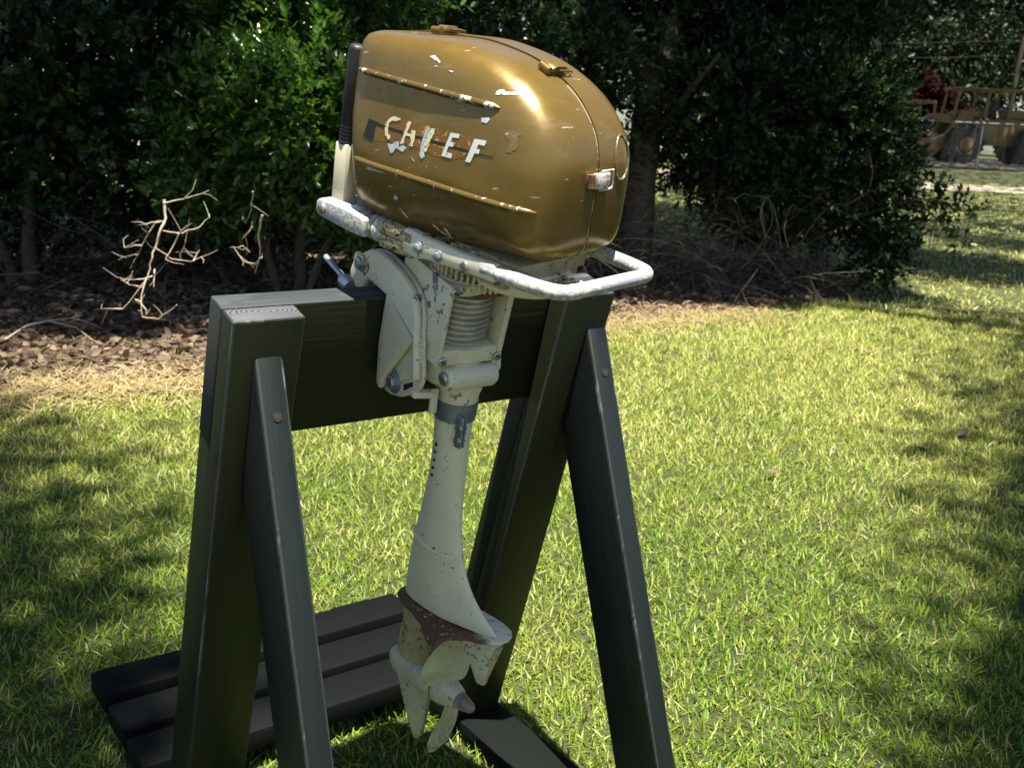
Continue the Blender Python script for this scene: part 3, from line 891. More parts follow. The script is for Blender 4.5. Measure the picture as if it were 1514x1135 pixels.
# ---------------------------------------------------------------- far ground: trees, fence, machines, pole
def far_tree(name, label, x, y, h, w, seed, mat, n=1500, group=None, low=0.25):
    g = np.random.default_rng(seed)
    n = int(n * 1.6)
    z0 = float(rise(x, y))
    blobs = [(x + g.normal(0, w * 0.28), y + g.normal(0, w * 0.2), z0 + h * g.uniform(low + .15, 0.85), w * g.uniform(.35, .6), w * g.uniform(.3, .5), h * g.uniform(.14, .26)) for _ in range(6)]
    return plant(name, label, 'tree', (x, y), blobs, n, 5, 0.30, 0.17, mat, seed, [((x, y, z0 - .2), (x + .2, y, z0 + h * .6), .02 * h + .05, .07)], group, shell=(0.3, 1.05), inner=0, twig=0.6, zmin=z0 + h * low * .5)
far = [(10.0, 60, 8.5, 8, 'tall dark tree behind the front loader bucket'), (20.5, 70, 12, 11, 'broad dark tree above the yellow loader'), (31.5, 66, 11, 10, 'dark tree behind the loader at the far right edge'),
       (2.0, 64, 11, 10, 'tall tree seen through the bushes right of the trunk'), (-9, 58, 11, 10, 'tall tree far behind the motor'), (-22, 55, 12, 11, 'tall tree far behind the left bushes'), (-38, 56, 12, 12, 'tall tree farthest to the left'), (48, 64, 10, 10, 'tall tree far beyond the right edge'), (26, 74, 12, 12, 'dense dark tree behind the utility pole'), (23, 64, 8.5, 9, 'dark tree closest behind the yellow loader'), (30, 70, 11, 10, 'dark tree behind the right half of the gravel yard')]
for i, (x, y, h, w, lab) in enumerate(far):
    far_tree('broadleaf_tree', lab, x, y, h, w, 60 + i, M['leaf_far'], group='trees far behind the yard')
far_tree('crape_myrtle', 'red flowering crape myrtle above the yellow loader', 22.4, 58, 3.7, 2.2, 71, M['leaf_red'], 420, low=0.3)
far_tree('low_bush', 'low far bush left of the yellow loader', 14.2, 50, 3.0, 3.2, 72, M['leaf_far'], 700, low=0.1)

# chain link fence
zf = lambda x: float(rise(x, 36.0))
fx0, fx1 = 2.0, 30.5
fence = thing('chain_link_fence', 'low chain link fence in front of the yellow loader', 'fence', (16, 36, zf(16)))
M['galv'] = plain('galvanised_fence_steel', (0.16, 0.17, 0.18), 0.6, 0.3, 0.2, 20)
mb = MB()
mb.tube([(x, 36, zf(x) + 1.60) for x in np.arange(fx0, fx1 + .1, 2.28)], 0.021, 8)
mb.build('top_rail', M['galv'], fence, smooth=60)
pm = None
x = fx0
while x < fx1:
    mb = MB()
    mb.cyl((x, 36.03, zf(x) - .1), (x, 36.03, zf(x) + 1.62), 0.028, n=8)
    mb.lathe((x, 36.03, zf(x) + 1.62), (0, 0, 1), [(0, .03), (.03, .024), (.045, .006)], 8)
    mb.build('fence_post', M['galv'], fence, smooth=60)
    x += 2.28
mb = MB()
for k in range(int((fx1 - fx0) / 0.1)):
    x = fx0 + k * 0.1
    for s in (-1, 1):
        xe = x + s * 1.5
        if fx0 <= xe <= fx1:
            mb.tube([(x, 36 + s * .002, zf(x) + .05), (xe, 36 + s * .002, zf(xe) + 1.55)], 0.0012, 3, cap=False)
wm = mb.build('wire_mesh', M['galv'], fence, smooth=0)
wm['kind'] = 'stuff'

# front loader: local x to the machine's rear (picture right), z up
M['yellow'] = cream_paint('faded_yellow_machine_paint', (0.20, 0.118, 0.010), (0.07, 0.04, 0.02), 0.30, grime=0.5, chipscale=12)
M['tyre'] = plain('dusty_black_tyre', (0.03, 0.028, 0.026), 0.85, 0, 0.4, 10)
M['bucketsteel'] = plain('rusty_bucket_steel', (0.085, 0.045, 0.030), 0.75, 0.2, 0.5, 6)
LX, LY = 18.5, 45.0
LZ = float(rise(LX, LY)) + 0.02
ld = thing('front_loader', 'old yellow wheel loader parked facing left behind the fence', 'wheel loader', (LX, LY, LZ))
ML = Matrix.Translation((LX, LY, LZ))
def lp_(poly, y0, y1, name, mat, par=None, bevel=0.03):
    mb = MB(ML)
    mb.prism(poly, lambda x, z, y: (x, y, z), y0, y1)
    return mb.build(name, mat, par or ld, bevel=bevel)
bk = lp_([(-2.9, .05), (-2.15, .05), (-2.05, .18), (-2.0, .95), (-2.12, 1.02), (-2.22, .35), (-2.35, .18), (-2.9, .11)], -1.25, 1.25, 'bucket', M['bucketsteel'])
for s in (-1, 1):
    lp_([(-2.9, .05), (-2.15, .05), (-2.03, .18), (-1.98, 1.0), (-2.3, .8)], s * 1.25, s * 1.29, 'bucket_side', M['bucketsteel'], bk, 0)
for y in (-0.75, 0.75):
    lp_([(-2.0, .16), (-1.75, .12), (-1.45, .5), (-0.95, 1.0), (-.3, 2.0), (.05, 2.15), (-.05, 1.75), (-.55, .85), (-1.05, .35), (-1.6, .0), (-2.0, .05)][::-1], y - .09, y + .09, 'boom_arm', M['yellow'])
    lp_([(-1.95, .75), (-1.75, 1.2), (-1.1, 1.15), (-1.0, .85), (-1.3, .62), (-1.8, .55)], y - .06, y + .06, 'bucket_linkage', M['yellow'])
    mb = MB(ML)
    mb.cyl((-1.3, y, .9), (0.2, y, 1.55), .07, n=10)
    mb.build('hydraulic_ram', M['steel'], ld)
lp_([(-2.05, 1.2), (-2.05, 2.35), (-1.97, 2.35), (-1.97, 1.2)], -.9, -.82, 'guard_post', M['yellow'], None, 0)
lp_([(-1.45, 1.1), (-1.45, 2.35), (-1.37, 2.35), (-1.37, 1.1)], -.9, -.82, 'guard_post', M['yellow'], None, 0)
lp_([(-2.3, 2.35), (-2.3, 2.48), (-1.37, 2.48), (-1.37, 2.35)], -.9, .9, 'guard_rail', M['yellow'], None, 0)
lp_([(-1.42, 1.72), (-1.1, 1.98), (0.3, 2.0), (0.4, 1.75), (0.2, 1.55), (-.4, 1.5), (-.8, 1.66)], -.62, .62, 'front_frame', M['yellow'])
lp_([(.35, .75), (.35, 1.8), (3.6, 1.85), (3.9, 1.4), (3.8, .75)], -.65, .65, 'rear_body', M['yellow'])
lp_([(1.9, 1.86), (1.9, 2.25), (3.5, 2.2), (3.75, 1.86)], -.55, .55, 'engine_hood', M['yellow'])
lp_([(-.75, .62), (-.75, .95), (.8, .95), (.8, .62)], -.55, .55, 'axle_frame', M['yellow'])
for x0, x1 in ((-.55, -.25), (.75, 1.0), (1.75, 1.95)):
    for y in (-.7, .62):
        lp_([(x0, 1.85), (x1 - .15, 3.0), (x1 - .07, 3.0), (x0 + .1, 1.85)], y, y + .08, 'cab_post', M['yellow'], None, 0)
lp_([(-.45, 2.98), (-.45, 3.08), (2.25, 3.08), (2.3, 2.98)], -.85, .85, 'cab_roof', M['yellow'])
lp_([(-.2, 1.86), (-.2, 2.15), (.3, 2.2), (1.0, 2.15), (1.0, 1.86)], -.5, .5, 'dashboard', M['yellow'])
lp_([(1.1, 1.86), (1.1, 2.1), (1.2, 2.15), (1.3, 2.6), (1.45, 2.6), (1.5, 1.86)], -.25, .25, 'seat', M['blackrubber'])
def wheel(x, y, r):
    mb = MB(ML)
    w = .42
    mb.lathe((x, y - w / 2, r), (0, 1, 0), [(0, r * .58), (.03, r * .9), (.1, r * .98), (w - .1, r * .98), (w - .03, r * .9), (w, r * .58)], 36)
    for k in range(22):
        a = 2 * math.pi * k / 22
        c, s = math.cos(a), math.sin(a)
        mb.obox((x + r * .97 * c, y - w / 2 + .03, r + r * .97 * s), (x + r * .985 * math.cos(a + .12), y + w / 2 - .03, r + r * .985 * math.sin(a + .12)), .10, .07, (c, 0, s))
    wl = mb.build('wheel', M['tyre'], ld, smooth=40)
    mb = MB(ML)
    mb.lathe((x, y - w / 2 - .012, r), (0, 1, 0), [(0, .02), (.0, r * .34), (.05, r * .36), (.02, r * .50), (.0, r * .56), (.05, r * .57), (w, r * .57)], 28)
    mb.build('rim', M['yellow'], wl, smooth=40)
for x in (0.0, 2.95):
    for y in (-.95, .95):
        wheel(x, y, .79)
# second machine at the right edge: only its dark bucket comes into the picture
t2 = thing('loader_bucket', 'dark steel loader bucket resting on the gravel at the right edge', 'bucket', (21.6, 42.0, float(rise(21.6, 42))))
M2 = Matrix.Translation((21.2, 42.0, float(rise(21.6, 42)) + 0.03))
mb = MB(M2)
mb.prism([(-.85, .02), (1.2, .02), (1.35, .3), (1.3, 1.5), (1.1, 1.55), (-.1, 1.25)], lambda x, z, y: (x, y, z), -1.2, 1.2)
mb.build('shell', M['bucketsteel'], t2, bevel=.04)
mb = MB(M2)
mb.box(-.98, -.6, -1.22, 1.22, .0, .05)
mb.build('cutting_edge', M['steel'], t2, bevel=.01)
# utility pole and its lines
M['pole'] = plain('dark_pole_timber', (0.045, 0.035, 0.028), 0.9, 0, 0.3, 10)
pz = float(rise(27.4, 60))
po = thing('utility_pole', 'dark leaning utility pole at the right edge beyond the loader', 'utility pole', (27.4, 60, pz))
mb = MB()
mb.tube([(27.4, 60, pz - .3), (27.55, 60, pz + 5), (27.8, 60, pz + 10)], [.16, .14, .11], 10)
mb.build('pole', M['pole'], po, smooth=60)
mb = MB()
mb.box(26.7, 28.9, 59.85, 60.0, pz + 9.2, pz + 9.35)
mb.build('crossarm', M['pole'], po)
for k, (z, dx) in enumerate(((9.4, -.9), (9.4, .9), (6.4, 0), (5.6, 0))):
    mb = MB()
    mb.tube([(27.7 + dx - 45 * f, 60 + 6 * f, pz + z - 3.2 * f * (1 - f)) for f in np.linspace(0, 1, 14)], .009, 4, cap=False)
    mb.build('overhead_wire', M['dark'], po)

# ---------------------------------------------------------------- single dry leaves on the lawn
me_dl = single_leaf_mesh(0.042, 0.017, M['dryleaf'], 'dry_leaf')
for i, (x, y, a, lab) in enumerate(((-0.31, 3.83, .4, 'dry orange leaf on the lawn between the stand posts, farthest up'), (-0.28, 3.46, 1.7, 'dry leaf on the lawn below the beam, middle of three'), (-0.23, 2.95, 2.6, 'dry leaf on the lawn left of the motor leg'),
                                   (0.77, 4.45, .9, 'small orange leaf on the lawn right of the right brace'), (0.65, 5.11, 2.1, 'dry leaf on the grass nearest the leaf litter on the right'), (0.66, 3.06, 3.9, 'dark curled leaf lying in bright grass right of the stand'))):
    o = bpy.data.objects.new('dry_leaf', me_dl)
    col.objects.link(o)
    o.location = (x, y, 0.034)
    o.rotation_euler = (0.3 * math.sin(i * 3), 0.35 * math.cos(i * 2), a)
    tag(o, lab, 'leaf', 'single dry leaves on the lawn')
M['nut'] = cream_paint('brown_grey_nut', (0.20, 0.17, 0.155), (0.42, 0.42, 0.42), 0.42, grime=0.8, dark=(0.10, 0.06, 0.04))
M['rustdark'] = plain('dark_rusted_screw', (0.03, 0.018, 0.012), 0.8, 0.1, 0.4, 200)
# ================================================================== WOODEN STAND
T, HB, L_, WP = 0.038, 0.1966, 0.6122, 0.095
stand = thing('motor_stand', 'black painted wooden A-frame stand holding the old outboard motor over the grass', 'stand', (O[0] + 0.17, O[1] + 0.2, 0))
WM = {}
def wood(axis, key, **kw):
    if key not in WM:
        WM[key] = wood_paint('stand_paint_' + key, axis, **kw)
    return WM[key]
w_beam = wood(U, 'beam', wear=0.12)
w_top = wood(U, 'beam_top', base=(0.020, 0.025, 0.029), worn=(0.085, 0.096, 0.110), wear=0.44, rough=0.6)
w_post = wood(SW, 'post', wear=0.14)
w_brace = wood(F * 0.33 - Z3, 'brace', wear=0.2, base=(0.0062, 0.0090, 0.0092), worn=(0.036, 0.047, 0.050), rough=0.4, spec=0.3)
w_rail = wood(F, 'rail', wear=0.14, base=(0.005, 0.0065, 0.006), worn=(0.026, 0.030, 0.030), rough=0.55, spec=0.08)
w_slat = wood(U, 'slat', wear=0.12, base=(0.0035, 0.0045, 0.0045), worn=(0.022, 0.026, 0.027), rough=0.6, spec=0.08)
# end grain: growth rings about the pith
def end_grain(name, centre, ex, ey, base, line, freq):
    t = NT(name)
    sub = t.n('ShaderNodeVectorMath', operation='SUBTRACT')
    t.l(t.co(), sub.inputs[0])
    sub.inputs[1].default_value = tuple(centre)
    comp = []
    for e in (ex, ey):
        d = t.n('ShaderNodeVectorMath', operation='DOT_PRODUCT')
        t.l(sub.outputs[0], d.inputs[0])
        d.inputs[1].default_value = tuple(e)
        comp.append(t.math('MULTIPLY', d.outputs['Value'], d.outputs['Value']))
    r = t.math('SQRT', t.math('ADD', comp[0], comp[1]))
    r = t.math('ADD', r, t.math('MULTIPLY', t.math('SUBTRACT', t.noise(38, 4), 0.5), 0.014))
    s = t.math('SINE', t.math('MULTIPLY', r, freq))
    m = t.ramp(t.math('ADD', t.math('MULTIPLY', s, 0.5), 0.5), [(0.45, 0.0), (0.95, 0.85)])
    nz = t.noise(220, 4, 0.7)
    c = t.mix(m, t.mix(nz, tuple(x * 0.75 for x in base), base), line)
    return t.set(color=c, rough=0.6, normal=t.bump(t.math('SUBTRACT', t.math('MULTIPLY', nz, 0.4), m), 0.5, 0.0012))
offs = np.array(stand.location)
def s2w(u, v, w):
    return O + u * U + v * SV + w * SW
eg_top = end_grain('end_grain_top', s2w(0.05, 0.052, 0) - offs, U, SV * 2.6, (0.085, 0.096, 0.112), (0.012, 0.014, 0.017), 900)
eg_end = end_grain('end_grain_beam', s2w(0, 0.06, -0.10) - offs, SV * 2.2, SW * 0.8, (0.035, 0.038, 0.034), (0.008, 0.009, 0.008), 700)
# beam, with its weathered top and end grain as own material zones
def face_mats(ob, fn):
    for p in ob.data.polygons:
        p.material_index = fn(p.normal)
mb = MB(FS)
mb.box(0, L_, 0, T, -HB, 0)
beam = mb.build('beam', [w_beam, w_top, eg_end], stand, bevel=0.0025)
face_mats(beam, lambda n: 1 if n.dot(Vector(SW)) > 0.6 else (2 if abs(n.dot(Vector(U))) > 0.7 else 0))
RT = 0.042
M['rubbed'] = wood_paint('rubbed_edges', SW, base=(0.018, 0.022, 0.022), worn=(0.12, 0.13, 0.135), wear=0.38, rough=0.5)
def rub(ob, lim=0.0055):
    """material of the narrow bevel faces along the edges"""
    ob.data.materials.append(M['rubbed'])
    ix = len(ob.data.materials) - 1
    for p in ob.data.polygons:
        vs_ = [ob.data.vertices[i].co for i in p.vertices]
        lg = max((vs_[i] - vs_[i - 1]).length for i in range(len(vs_)))
        if p.area / max(lg, 1e-6) < lim:
            p.material_index = ix
    return ob
rub(beam)
def wcut(v, z):
    return (z - O[2] + v * math.sin(LEAN)) / math.cos(LEAN)
for u0 in (0.0, L_ - WP):
    mb = MB(FS)
    v0, v1 = T + 0.0012, 2 * T
    mb.prism([(v0, 0.0), (v1, 0.0), (v1, wcut(v1, RT)), (v0, wcut(v0, RT))], lambda v, w, u: (u, v, w), u0, u0 + WP)
    p = mb.build('post', [w_post, eg_top], stand, bevel=0.003)
    face_mats(p, lambda n: 1 if n.dot(Vector(SW)) > 0.7 else 0)
    rub(p)
    mb = MB(FS)
    v0, v1 = 0.0, T
    mb.prism([(v0, -HB - 0.0015), (v1, -HB - 0.0015), (v1, wcut(v1, RT)), (v0, wcut(v0, RT))], lambda v, w, u: (u, v, w), u0 + 0.001, u0 + WP - 0.002)
    mb.build('post_backing', w_post, stand, bevel=0.003)
    mb = MB(FV)
    mb.box(u0 + 0.0005, u0 + WP + 0.004, -0.70, 0.43, 0.0, RT)
    mb.build('base_rail', w_rail, stand, bevel=0.003)
def brace(u0, u1, vt, zt, slope, depth):
    zb = RT + 0.0005
    vb = vt + slope * (zt - zb)
    hd = depth * math.sqrt(1 + slope * slope)
    # back edge: v = (vt - hd) + slope*(zt - z) meets the post face v = 0.0729 - 0.2942*(0.8846 - z)
    k = 0.2942
    z = (0.0735 - k * 0.8846 - (vt - hd) - slope * zt) / (-slope - k)
    vm = 0.0735 - k * (0.8846 - z)
    poly = [(vt - 0.001, zt), (vb, zb), (vb - hd, zb), (vm, z)]
    mb = MB(FV)
    mb.prism(poly, lambda v, zz, u: (u, v, zz), u0, u1)
    b = mb.build('brace', w_brace, stand, bevel=0.004, seg=2)
    rub(b)
    # countersunk screw hole on the narrow front face
    zh = zt - 0.075
    vh = vt + slope * (zt - zh)
    nrm = np.array([0, 1, slope]) / math.hypot(1, slope)
    c = np.array([(u0 + u1) / 2 + 0.001, vh, zh])
    mb = MB(FV)
    mb.cyl(c - nrm * 0.002, c + nrm * 0.0006, 0.0058, n=14)
    hole = mb.build('screw_hole', M['dark'], b)
    mb = MB(FV)
    mb.cyl(c - nrm * 0.001, c + nrm * 0.0009, 0.0022, n=10)
    mb.build('screw', M['rustdark'], b)
brace(0.031, 0.069, 0.061, 0.838, 0.287, 0.098)
brace(0.572, 0.6105, 0.057, 0.837, 0.353, 0.104)
for k, (v0, v1) in enumerate(((-0.627, -0.532), (-0.497, -0.402), (-0.377, -0.282))):
    mb = MB(FV)
    z0 = RT + 0.001
    mb.box(-0.022 - 0.004 * k, 0.638 + 0.003 * (k % 2), v0, v1, z0, z0 + 0.039)
    mb.build('slat', w_slat, stand, bevel=0.004)

# ================================================================== OUTBOARD MOTOR
m_loc = FM @ Vector((0, 0, -0.75))
motor = thing('outboard_motor', 'vintage gold and cream outboard boat motor lettered CHIEF clamped on the stand', 'outboard motor', (m_loc.x, m_loc.y, 0.15))
# --- cowl surface: a profile in the fore and aft plane blended out to the sides
HWID = 0.105
CZ = 0.235
prof_pts = [(-0.173, .24), (-0.176, .295), (-0.176, .318), (-0.168, .336), (-0.147, .342), (-0.10, .346), (-0.03, .352), (0.034, .347), (0.073, .337), (0.105, .323),
            (0.13, .305), (0.150, .282), (0.161, .255), (0.165, .22), (0.166, .18), (0.165, .154), (0.157, .139), (0.13, .132), (0.05, .121), (-0.05, .108),
            (-0.10, .110), (-0.134, .116), (-0.157, .134), (-0.167, .18)]
def crom(pts, k=14):
    out = []
    n = len(pts)
    for i in range(n):
        p0, p1, p2, p3 = [np.array(pts[(i + j - 1) % n]) for j in range(4)]
        for s in range(k):
            t = s / k
            out.append(0.5 * ((2 * p1) + (p2 - p0) * t + (2 * p0 - 5 * p1 + 4 * p2 - p3) * t * t + (3 * p1 - p0 - 3 * p2 + p3) * t ** 3))
    return np.array(out)
_pp = crom(prof_pts) - np.array([0, CZ])
_th = np.arctan2(_pp[:, 1], _pp[:, 0])
_o = np.argsort(_th)
_th, _rr = _th[_o], np.hypot(_pp[:, 0], _pp[:, 1])[_o]
_th = np.concatenate([_th - 2 * math.pi, _th, _th + 2 * math.pi])
_rr = np.tile(_rr, 3)
TUMBLE = 0.9
def tum(z):
    return 1 - TUMBLE * (z - 0.20) * (0.35 if z < 0.20 else 1.0)
def rad(th):
    return float(np.interp(th, _th, _rr))
def n_of(th):
    f = max(0.0, -math.cos(th))
    a = math.degrees(th) % 360
    return float(np.interp(a, [0, 20, 45, 70, 95, 120, 150, 180, 215, 260, 300, 335, 360], [5.0, 4.5, 4.2, 4.2, 4.4, 5.6, 7.0, 7.0, 5.0, 3.6, 3.6, 4.6, 5.0]))
def cowl_pt(th, g, sgn, off=0.0):
    n = n_of(th)
    h = (max(0, 1 - g ** n)) ** (1 / n)
    r = rad(th)
    z = CZ + g * r * math.sin(th)
    return Vector((g * r * math.cos(th), sgn * HWID * h * tum(z), z))
def cowl_y(x, z):
    th = math.atan2(z - CZ, x)
    g = min(0.9999, math.hypot(x, z - CZ) / rad(th))
    n = n_of(th)
    return HWID * (1 - g ** n) ** (1 / n) * tum(z)
def cowl_nrm(x, z, sgn):
    e = 0.002
    a = Vector((2 * e, sgn * (cowl_y(x + e, z) - cowl_y(x - e, z)), 0))
    b = Vector((0, sgn * (cowl_y(x, z + e) - cowl_y(x, z - e)), 2 * e))
    n = a.cross(b).normalized()
    return n if n.y * sgn > 0 else -n
def cowl_on(x, z, sgn=-1, off=0.0):
    p = Vector((x, sgn * cowl_y(x, z), z))
    return p + cowl_nrm(x, z, sgn) * off if off else p
def cowl_prof(y, th):
    n = n_of(th)
    g = (1 - (abs(y) / HWID) ** n) ** (1 / n)
    r = rad(th) * g
    return Vector((r * math.cos(th), y, CZ + r * math.sin(th)))
def cowl_half(sgn):
    nt, npz = 160, 44
    rings = []
    # inner lip first, then the outer surface from the seam out to the side
    for lip in (0.965, 1.0):
        rings.append([Vector((0, sgn * 0.0009, CZ)) + (cowl_pt(2 * math.pi * k / nt, 1.0, sgn) - Vector((0, 0, CZ))) * lip for k in range(nt)])
    for j in range(1, npz + 1):
        ph = (j / npz) * math.pi / 2
        rg = []
        for k in range(nt):
            th = 2 * math.pi * k / nt
            n = n_of(th)
            g = max(0.0, math.cos(ph)) ** (2 / n) if j < npz else 0.0008
            h = math.sin(ph) ** (2 / n)
            r = rad(th)
            z = CZ + g * r * math.sin(th)
            p = Vector((g * r * math.cos(th), sgn * max(0.0009, HWID * h * tum(z)), z))
            rg.append(p)
        rings.append(rg)
    if sgn > 0:     # this half sits a touch proud along the top of the seam
        rings = [[p + Vector((0, 0.0006, 0.0016 * max(0, (p.z - 0.25) / 0.1))) for p in rg] for rg in rings]
    mb = MB(FM)
    mb.loft(rings)
    return mb.build('cowl_half', M['gold'], motor, smooth=40)
port = cowl_half(-1)
stbd = cowl_half(1)
mb = MB(FM)     # the dark engine space seen through the seam
mb.prism([tuple(cowl_pt(2 * math.pi * k / 60, 0.955, 1).xz) for k in range(60)], lambda x, z, y: (x, y, z), -0.02, 0.02)
mb.build('engine_block', M['dark'], motor)
def rib(par, sgn, x0, x1, z0, z1):
    pts, rs = [], []
    for k in range(41):
        f = k / 40
        x, z = x0 + (x1 - x0) * f, z0 + (z1 - z0) * f
        pts.append(cowl_on(x, z, sgn, 0.0008))
        e = min(f, 1 - f) * (x1 - x0)
        rs.append(0.0042 * min(1.0, 0.25 + e / 0.012))
    mb = MB(FM)
    mb.tube(pts, rs, 10)
    return mb.build('rib', M['gold_rib'], par, smooth=60)
M['gold_rib'] = cream_paint('scuffed_gold_rib', (0.13, 0.088, 0.024), (0.60, 0.58, 0.52), 0.40, rough=0.3, grime=0.3, chipscale=110, dark=(0.5, 0.42, 0.3))
for b in M['gold_rib'].node_tree.nodes:
    if b.type == 'BSDF_PRINCIPLED':
        b.inputs['Metallic'].default_value = 0.4
for sgn, par in ((-1, port), (1, stbd)):
    rib(par, sgn, -0.152, 0.079, 0.294, 0.297)
    rib(par, sgn, -0.142, 0.150, 0.187, 0.197)
# --- lettering, decal and scars lying on the port half
def patch(name, poly, mat, off, par=port, sgn=-1, maxlen=0.007, rag=0.0):
    bm = bmesh.new()
    pl = []
    for i in range(len(poly)):
        a, b = Vector(poly[i]), Vector(poly[(i + 1) % len(poly)])
        k = max(1, int((b - a).length / (0.003 if rag else maxlen)))
        for j in range(k):
            q = a + (b - a) * (j / k)
            pl.append(q + Vector((random.gauss(0, rag), random.gauss(0, rag))) if rag else q)
    bm.faces.new([bm.verts.new((p[0] * 100, 0, p[1] * 100)) for p in pl])
    bm.normal_update()
    bmesh.ops.triangulate(bm, faces=bm.faces)
    for _ in range(5):
        le = [e for e in bm.edges if e.calc_length() > maxlen * 100]
        if not le:
            break
        bmesh.ops.subdivide_edges(bm, edges=le, cuts=1)
        bmesh.ops.triangulate(bm, faces=bm.faces)
    mb = MB(FM)
    bm.verts.index_update()
    mb.add([cowl_on(v.co.x / 100 + 0.006, v.co.z / 100 + 0.001, sgn, off) for v in bm.verts], [tuple(v.index for v in f.verts) for f in bm.faces])
    bm.free()
    return mb.build(name, mat, par, smooth=60)
patch('decal_film', [(-0.1075, 0.2372), (-0.1, .2405), (-0.0618, 0.2512), (0.0, .2562), (0.039, 0.2583), (0.0702, 0.2581), (0.0617, 0.2485), (0.0295, 0.2283), (0.0037, 0.2247), (-0.0557, 0.2265), (-0.1072, 0.2170)], M['decal_brown'], 0.00025, rag=0.0006)
patch('decal_bar', [(-0.1238, 0.2408), (-0.1053, 0.2396), (-0.1071, 0.2351), (-0.1106, 0.2343), (-0.1105, 0.2153), (-0.1305, 0.2167)], M['decal_black'], 0.0004)
patch('decal_line', [(-0.1068, 0.2391), (-0.0907, 0.2389), (-0.0347, 0.24), (0.0096, 0.2419), (0.0481, 0.2428), (0.0831, 0.2439), (0.0814, 0.2424), (0.0485, 0.2406), (0.008, 0.2384), (-0.0365, 0.2368), (-0.0926, 0.2352), (-0.1068, 0.2352)], M['decal_black'], 0.00045)
LET = dict(
    E=[(0.0138, 0.2554), (0.0282, 0.2569), (0.0273, 0.2521), (0.0178, 0.2509), (0.0166, 0.2455), (0.022, 0.2459), (0.0215, 0.2409), (0.0147, 0.24), (0.0129, 0.2325), (0.0224, 0.2333), (0.0218, 0.2277), (0.006, 0.2268)],
    F=[(0.0507, 0.2572), (0.068, 0.2591), (0.0671, 0.2531), (0.0579, 0.2524), (0.0567, 0.2472), (0.0615, 0.2476), (0.0611, 0.2425), (0.055, 0.2419), (0.0514, 0.2302), (0.0436, 0.2297)],
    I=[(-0.0187, 0.2525), (-0.0105, 0.2544), (-0.0183, 0.2253), (-0.0215, 0.2249), (-0.0245, 0.2285)],
    H=[(-0.0562, 0.2525), (-0.0509, 0.2526), (-0.0545, 0.2395), (-0.0487, 0.2399), (-0.0477, 0.2430), (-0.0419, 0.2447), (-0.0403, 0.2387), (-0.0417, 0.2259), (-0.0475, 0.2257), (-0.0464, 0.234), (-0.0487, 0.2362), (-0.0552, 0.2355), (-0.0577, 0.225), (-0.0629, 0.224), (-0.0598, 0.238)],
    C=[(-0.0738, 0.2533), (-0.0808, 0.2528), (-0.0863, 0.2497), (-0.0914, 0.2436), (-0.0926, 0.2352), (-0.0904, 0.2284), (-0.085, 0.2242), (-0.0816, 0.2255), (-0.0797, 0.2293), (-0.0842, 0.2306), (-0.0868, 0.2366), (-0.0865, 0.2431), (-0.0824, 0.2473), (-0.0765, 0.2478), (-0.0688, 0.2512), (-0.0703, 0.2533)])
for k, p in LET.items():
    o = patch('letter', p, M['white_letter'] if k in 'EF' else M['creamletter'], 0.0008, rag=0.0 if k in 'EF' else 0.0005, maxlen=0.006)
    o['label'] = 'letter ' + k + (' in clean white' if k in 'EF' else ' half worn off')
SC = [[(-0.0237, 0.2529), (-0.0195, 0.2525), (-0.0225, 0.24), (-0.0245, 0.2285), (-0.022, 0.2239), (-0.0197, 0.2196), (-0.0245, 0.2157), (-0.0286, 0.2182), (-0.0286, 0.2327), (-0.0276, 0.2448)],
      [(-0.0843, 0.2192), (-0.0784, 0.2198), (-0.0698, 0.2259), (-0.0651, 0.2263), (-0.0652, 0.2189), (-0.0577, 0.224), (-0.0505, 0.2225), (-0.0565, 0.2161), (-0.0624, 0.2163), (-0.0687, 0.2188), (-0.0702, 0.2127), (-0.0769, 0.2097)],
      [(0.0526, 0.2811), (0.0633, 0.2843), (0.0658, 0.2819), (0.0606, 0.2769), (0.0543, 0.2777)],
      [(-0.0464, 0.3289), (-0.0407, 0.3303), (-0.0284, 0.327), (-0.03, 0.325), (-0.0392, 0.327)],
      [(0.0603, 0.3113), (0.0668, 0.315), (0.0697, 0.3133), (0.0844, 0.3154), (0.0859, 0.3122), (0.074, 0.3097), (0.0616, 0.309)],
      [(-0.0128, 0.3201), (-0.0053, 0.3209), (-0.006, 0.3194), (-0.0116, 0.319)],
      [(-0.0343, 0.3212), (-0.0285, 0.3213), (-0.0292, 0.32), (-0.0337, 0.32)],
      [(-0.002, 0.213), (0.002, 0.2125), (0.0015, 0.2108), (-0.001, 0.2113)],
      [(-0.04, 0.2135), (-0.035, 0.2110), (-0.0365, 0.2100), (-0.041, 0.2125)],
      [(-0.117, 0.1795), (-0.085, 0.1825), (-0.062, 0.1865), (-0.064, 0.1888), (-0.09, 0.1855), (-0.116, 0.1825)],
      [(-0.045, 0.1855), (-0.02, 0.1875), (-0.022, 0.1893), (-0.046, 0.1872)],
      [(-0.06, 0.290), (-0.03, 0.2905), (-0.031, 0.2925), (-0.06, 0.2925)],
      [(0.0, 0.2905), (0.03, 0.2915), (0.028, 0.2935), (0.0, 0.2928)],
      [(-0.005, 0.140), (-0.001, 0.1405), (0.012, 0.131), (0.016, 0.121), (0.011, 0.121), (0.006, 0.13)],
      [(0.013, 0.142), (0.017, 0.141), (0.020, 0.133), (0.018, 0.126), (0.0155, 0.127)],
      [(-0.055, 0.147), (-0.052, 0.1475), (-0.041, 0.137), (-0.043, 0.1355)],
      [(-0.062, 0.162), (-0.056, 0.160), (-0.058, 0.156), (-0.064, 0.156)]]
for i, p in enumerate(SC):
    patch('paint_scar', p, M['primer'] if i not in (13, 14, 15) else M['creamletter'], 0.0006, rag=0.0005, maxlen=0.008)
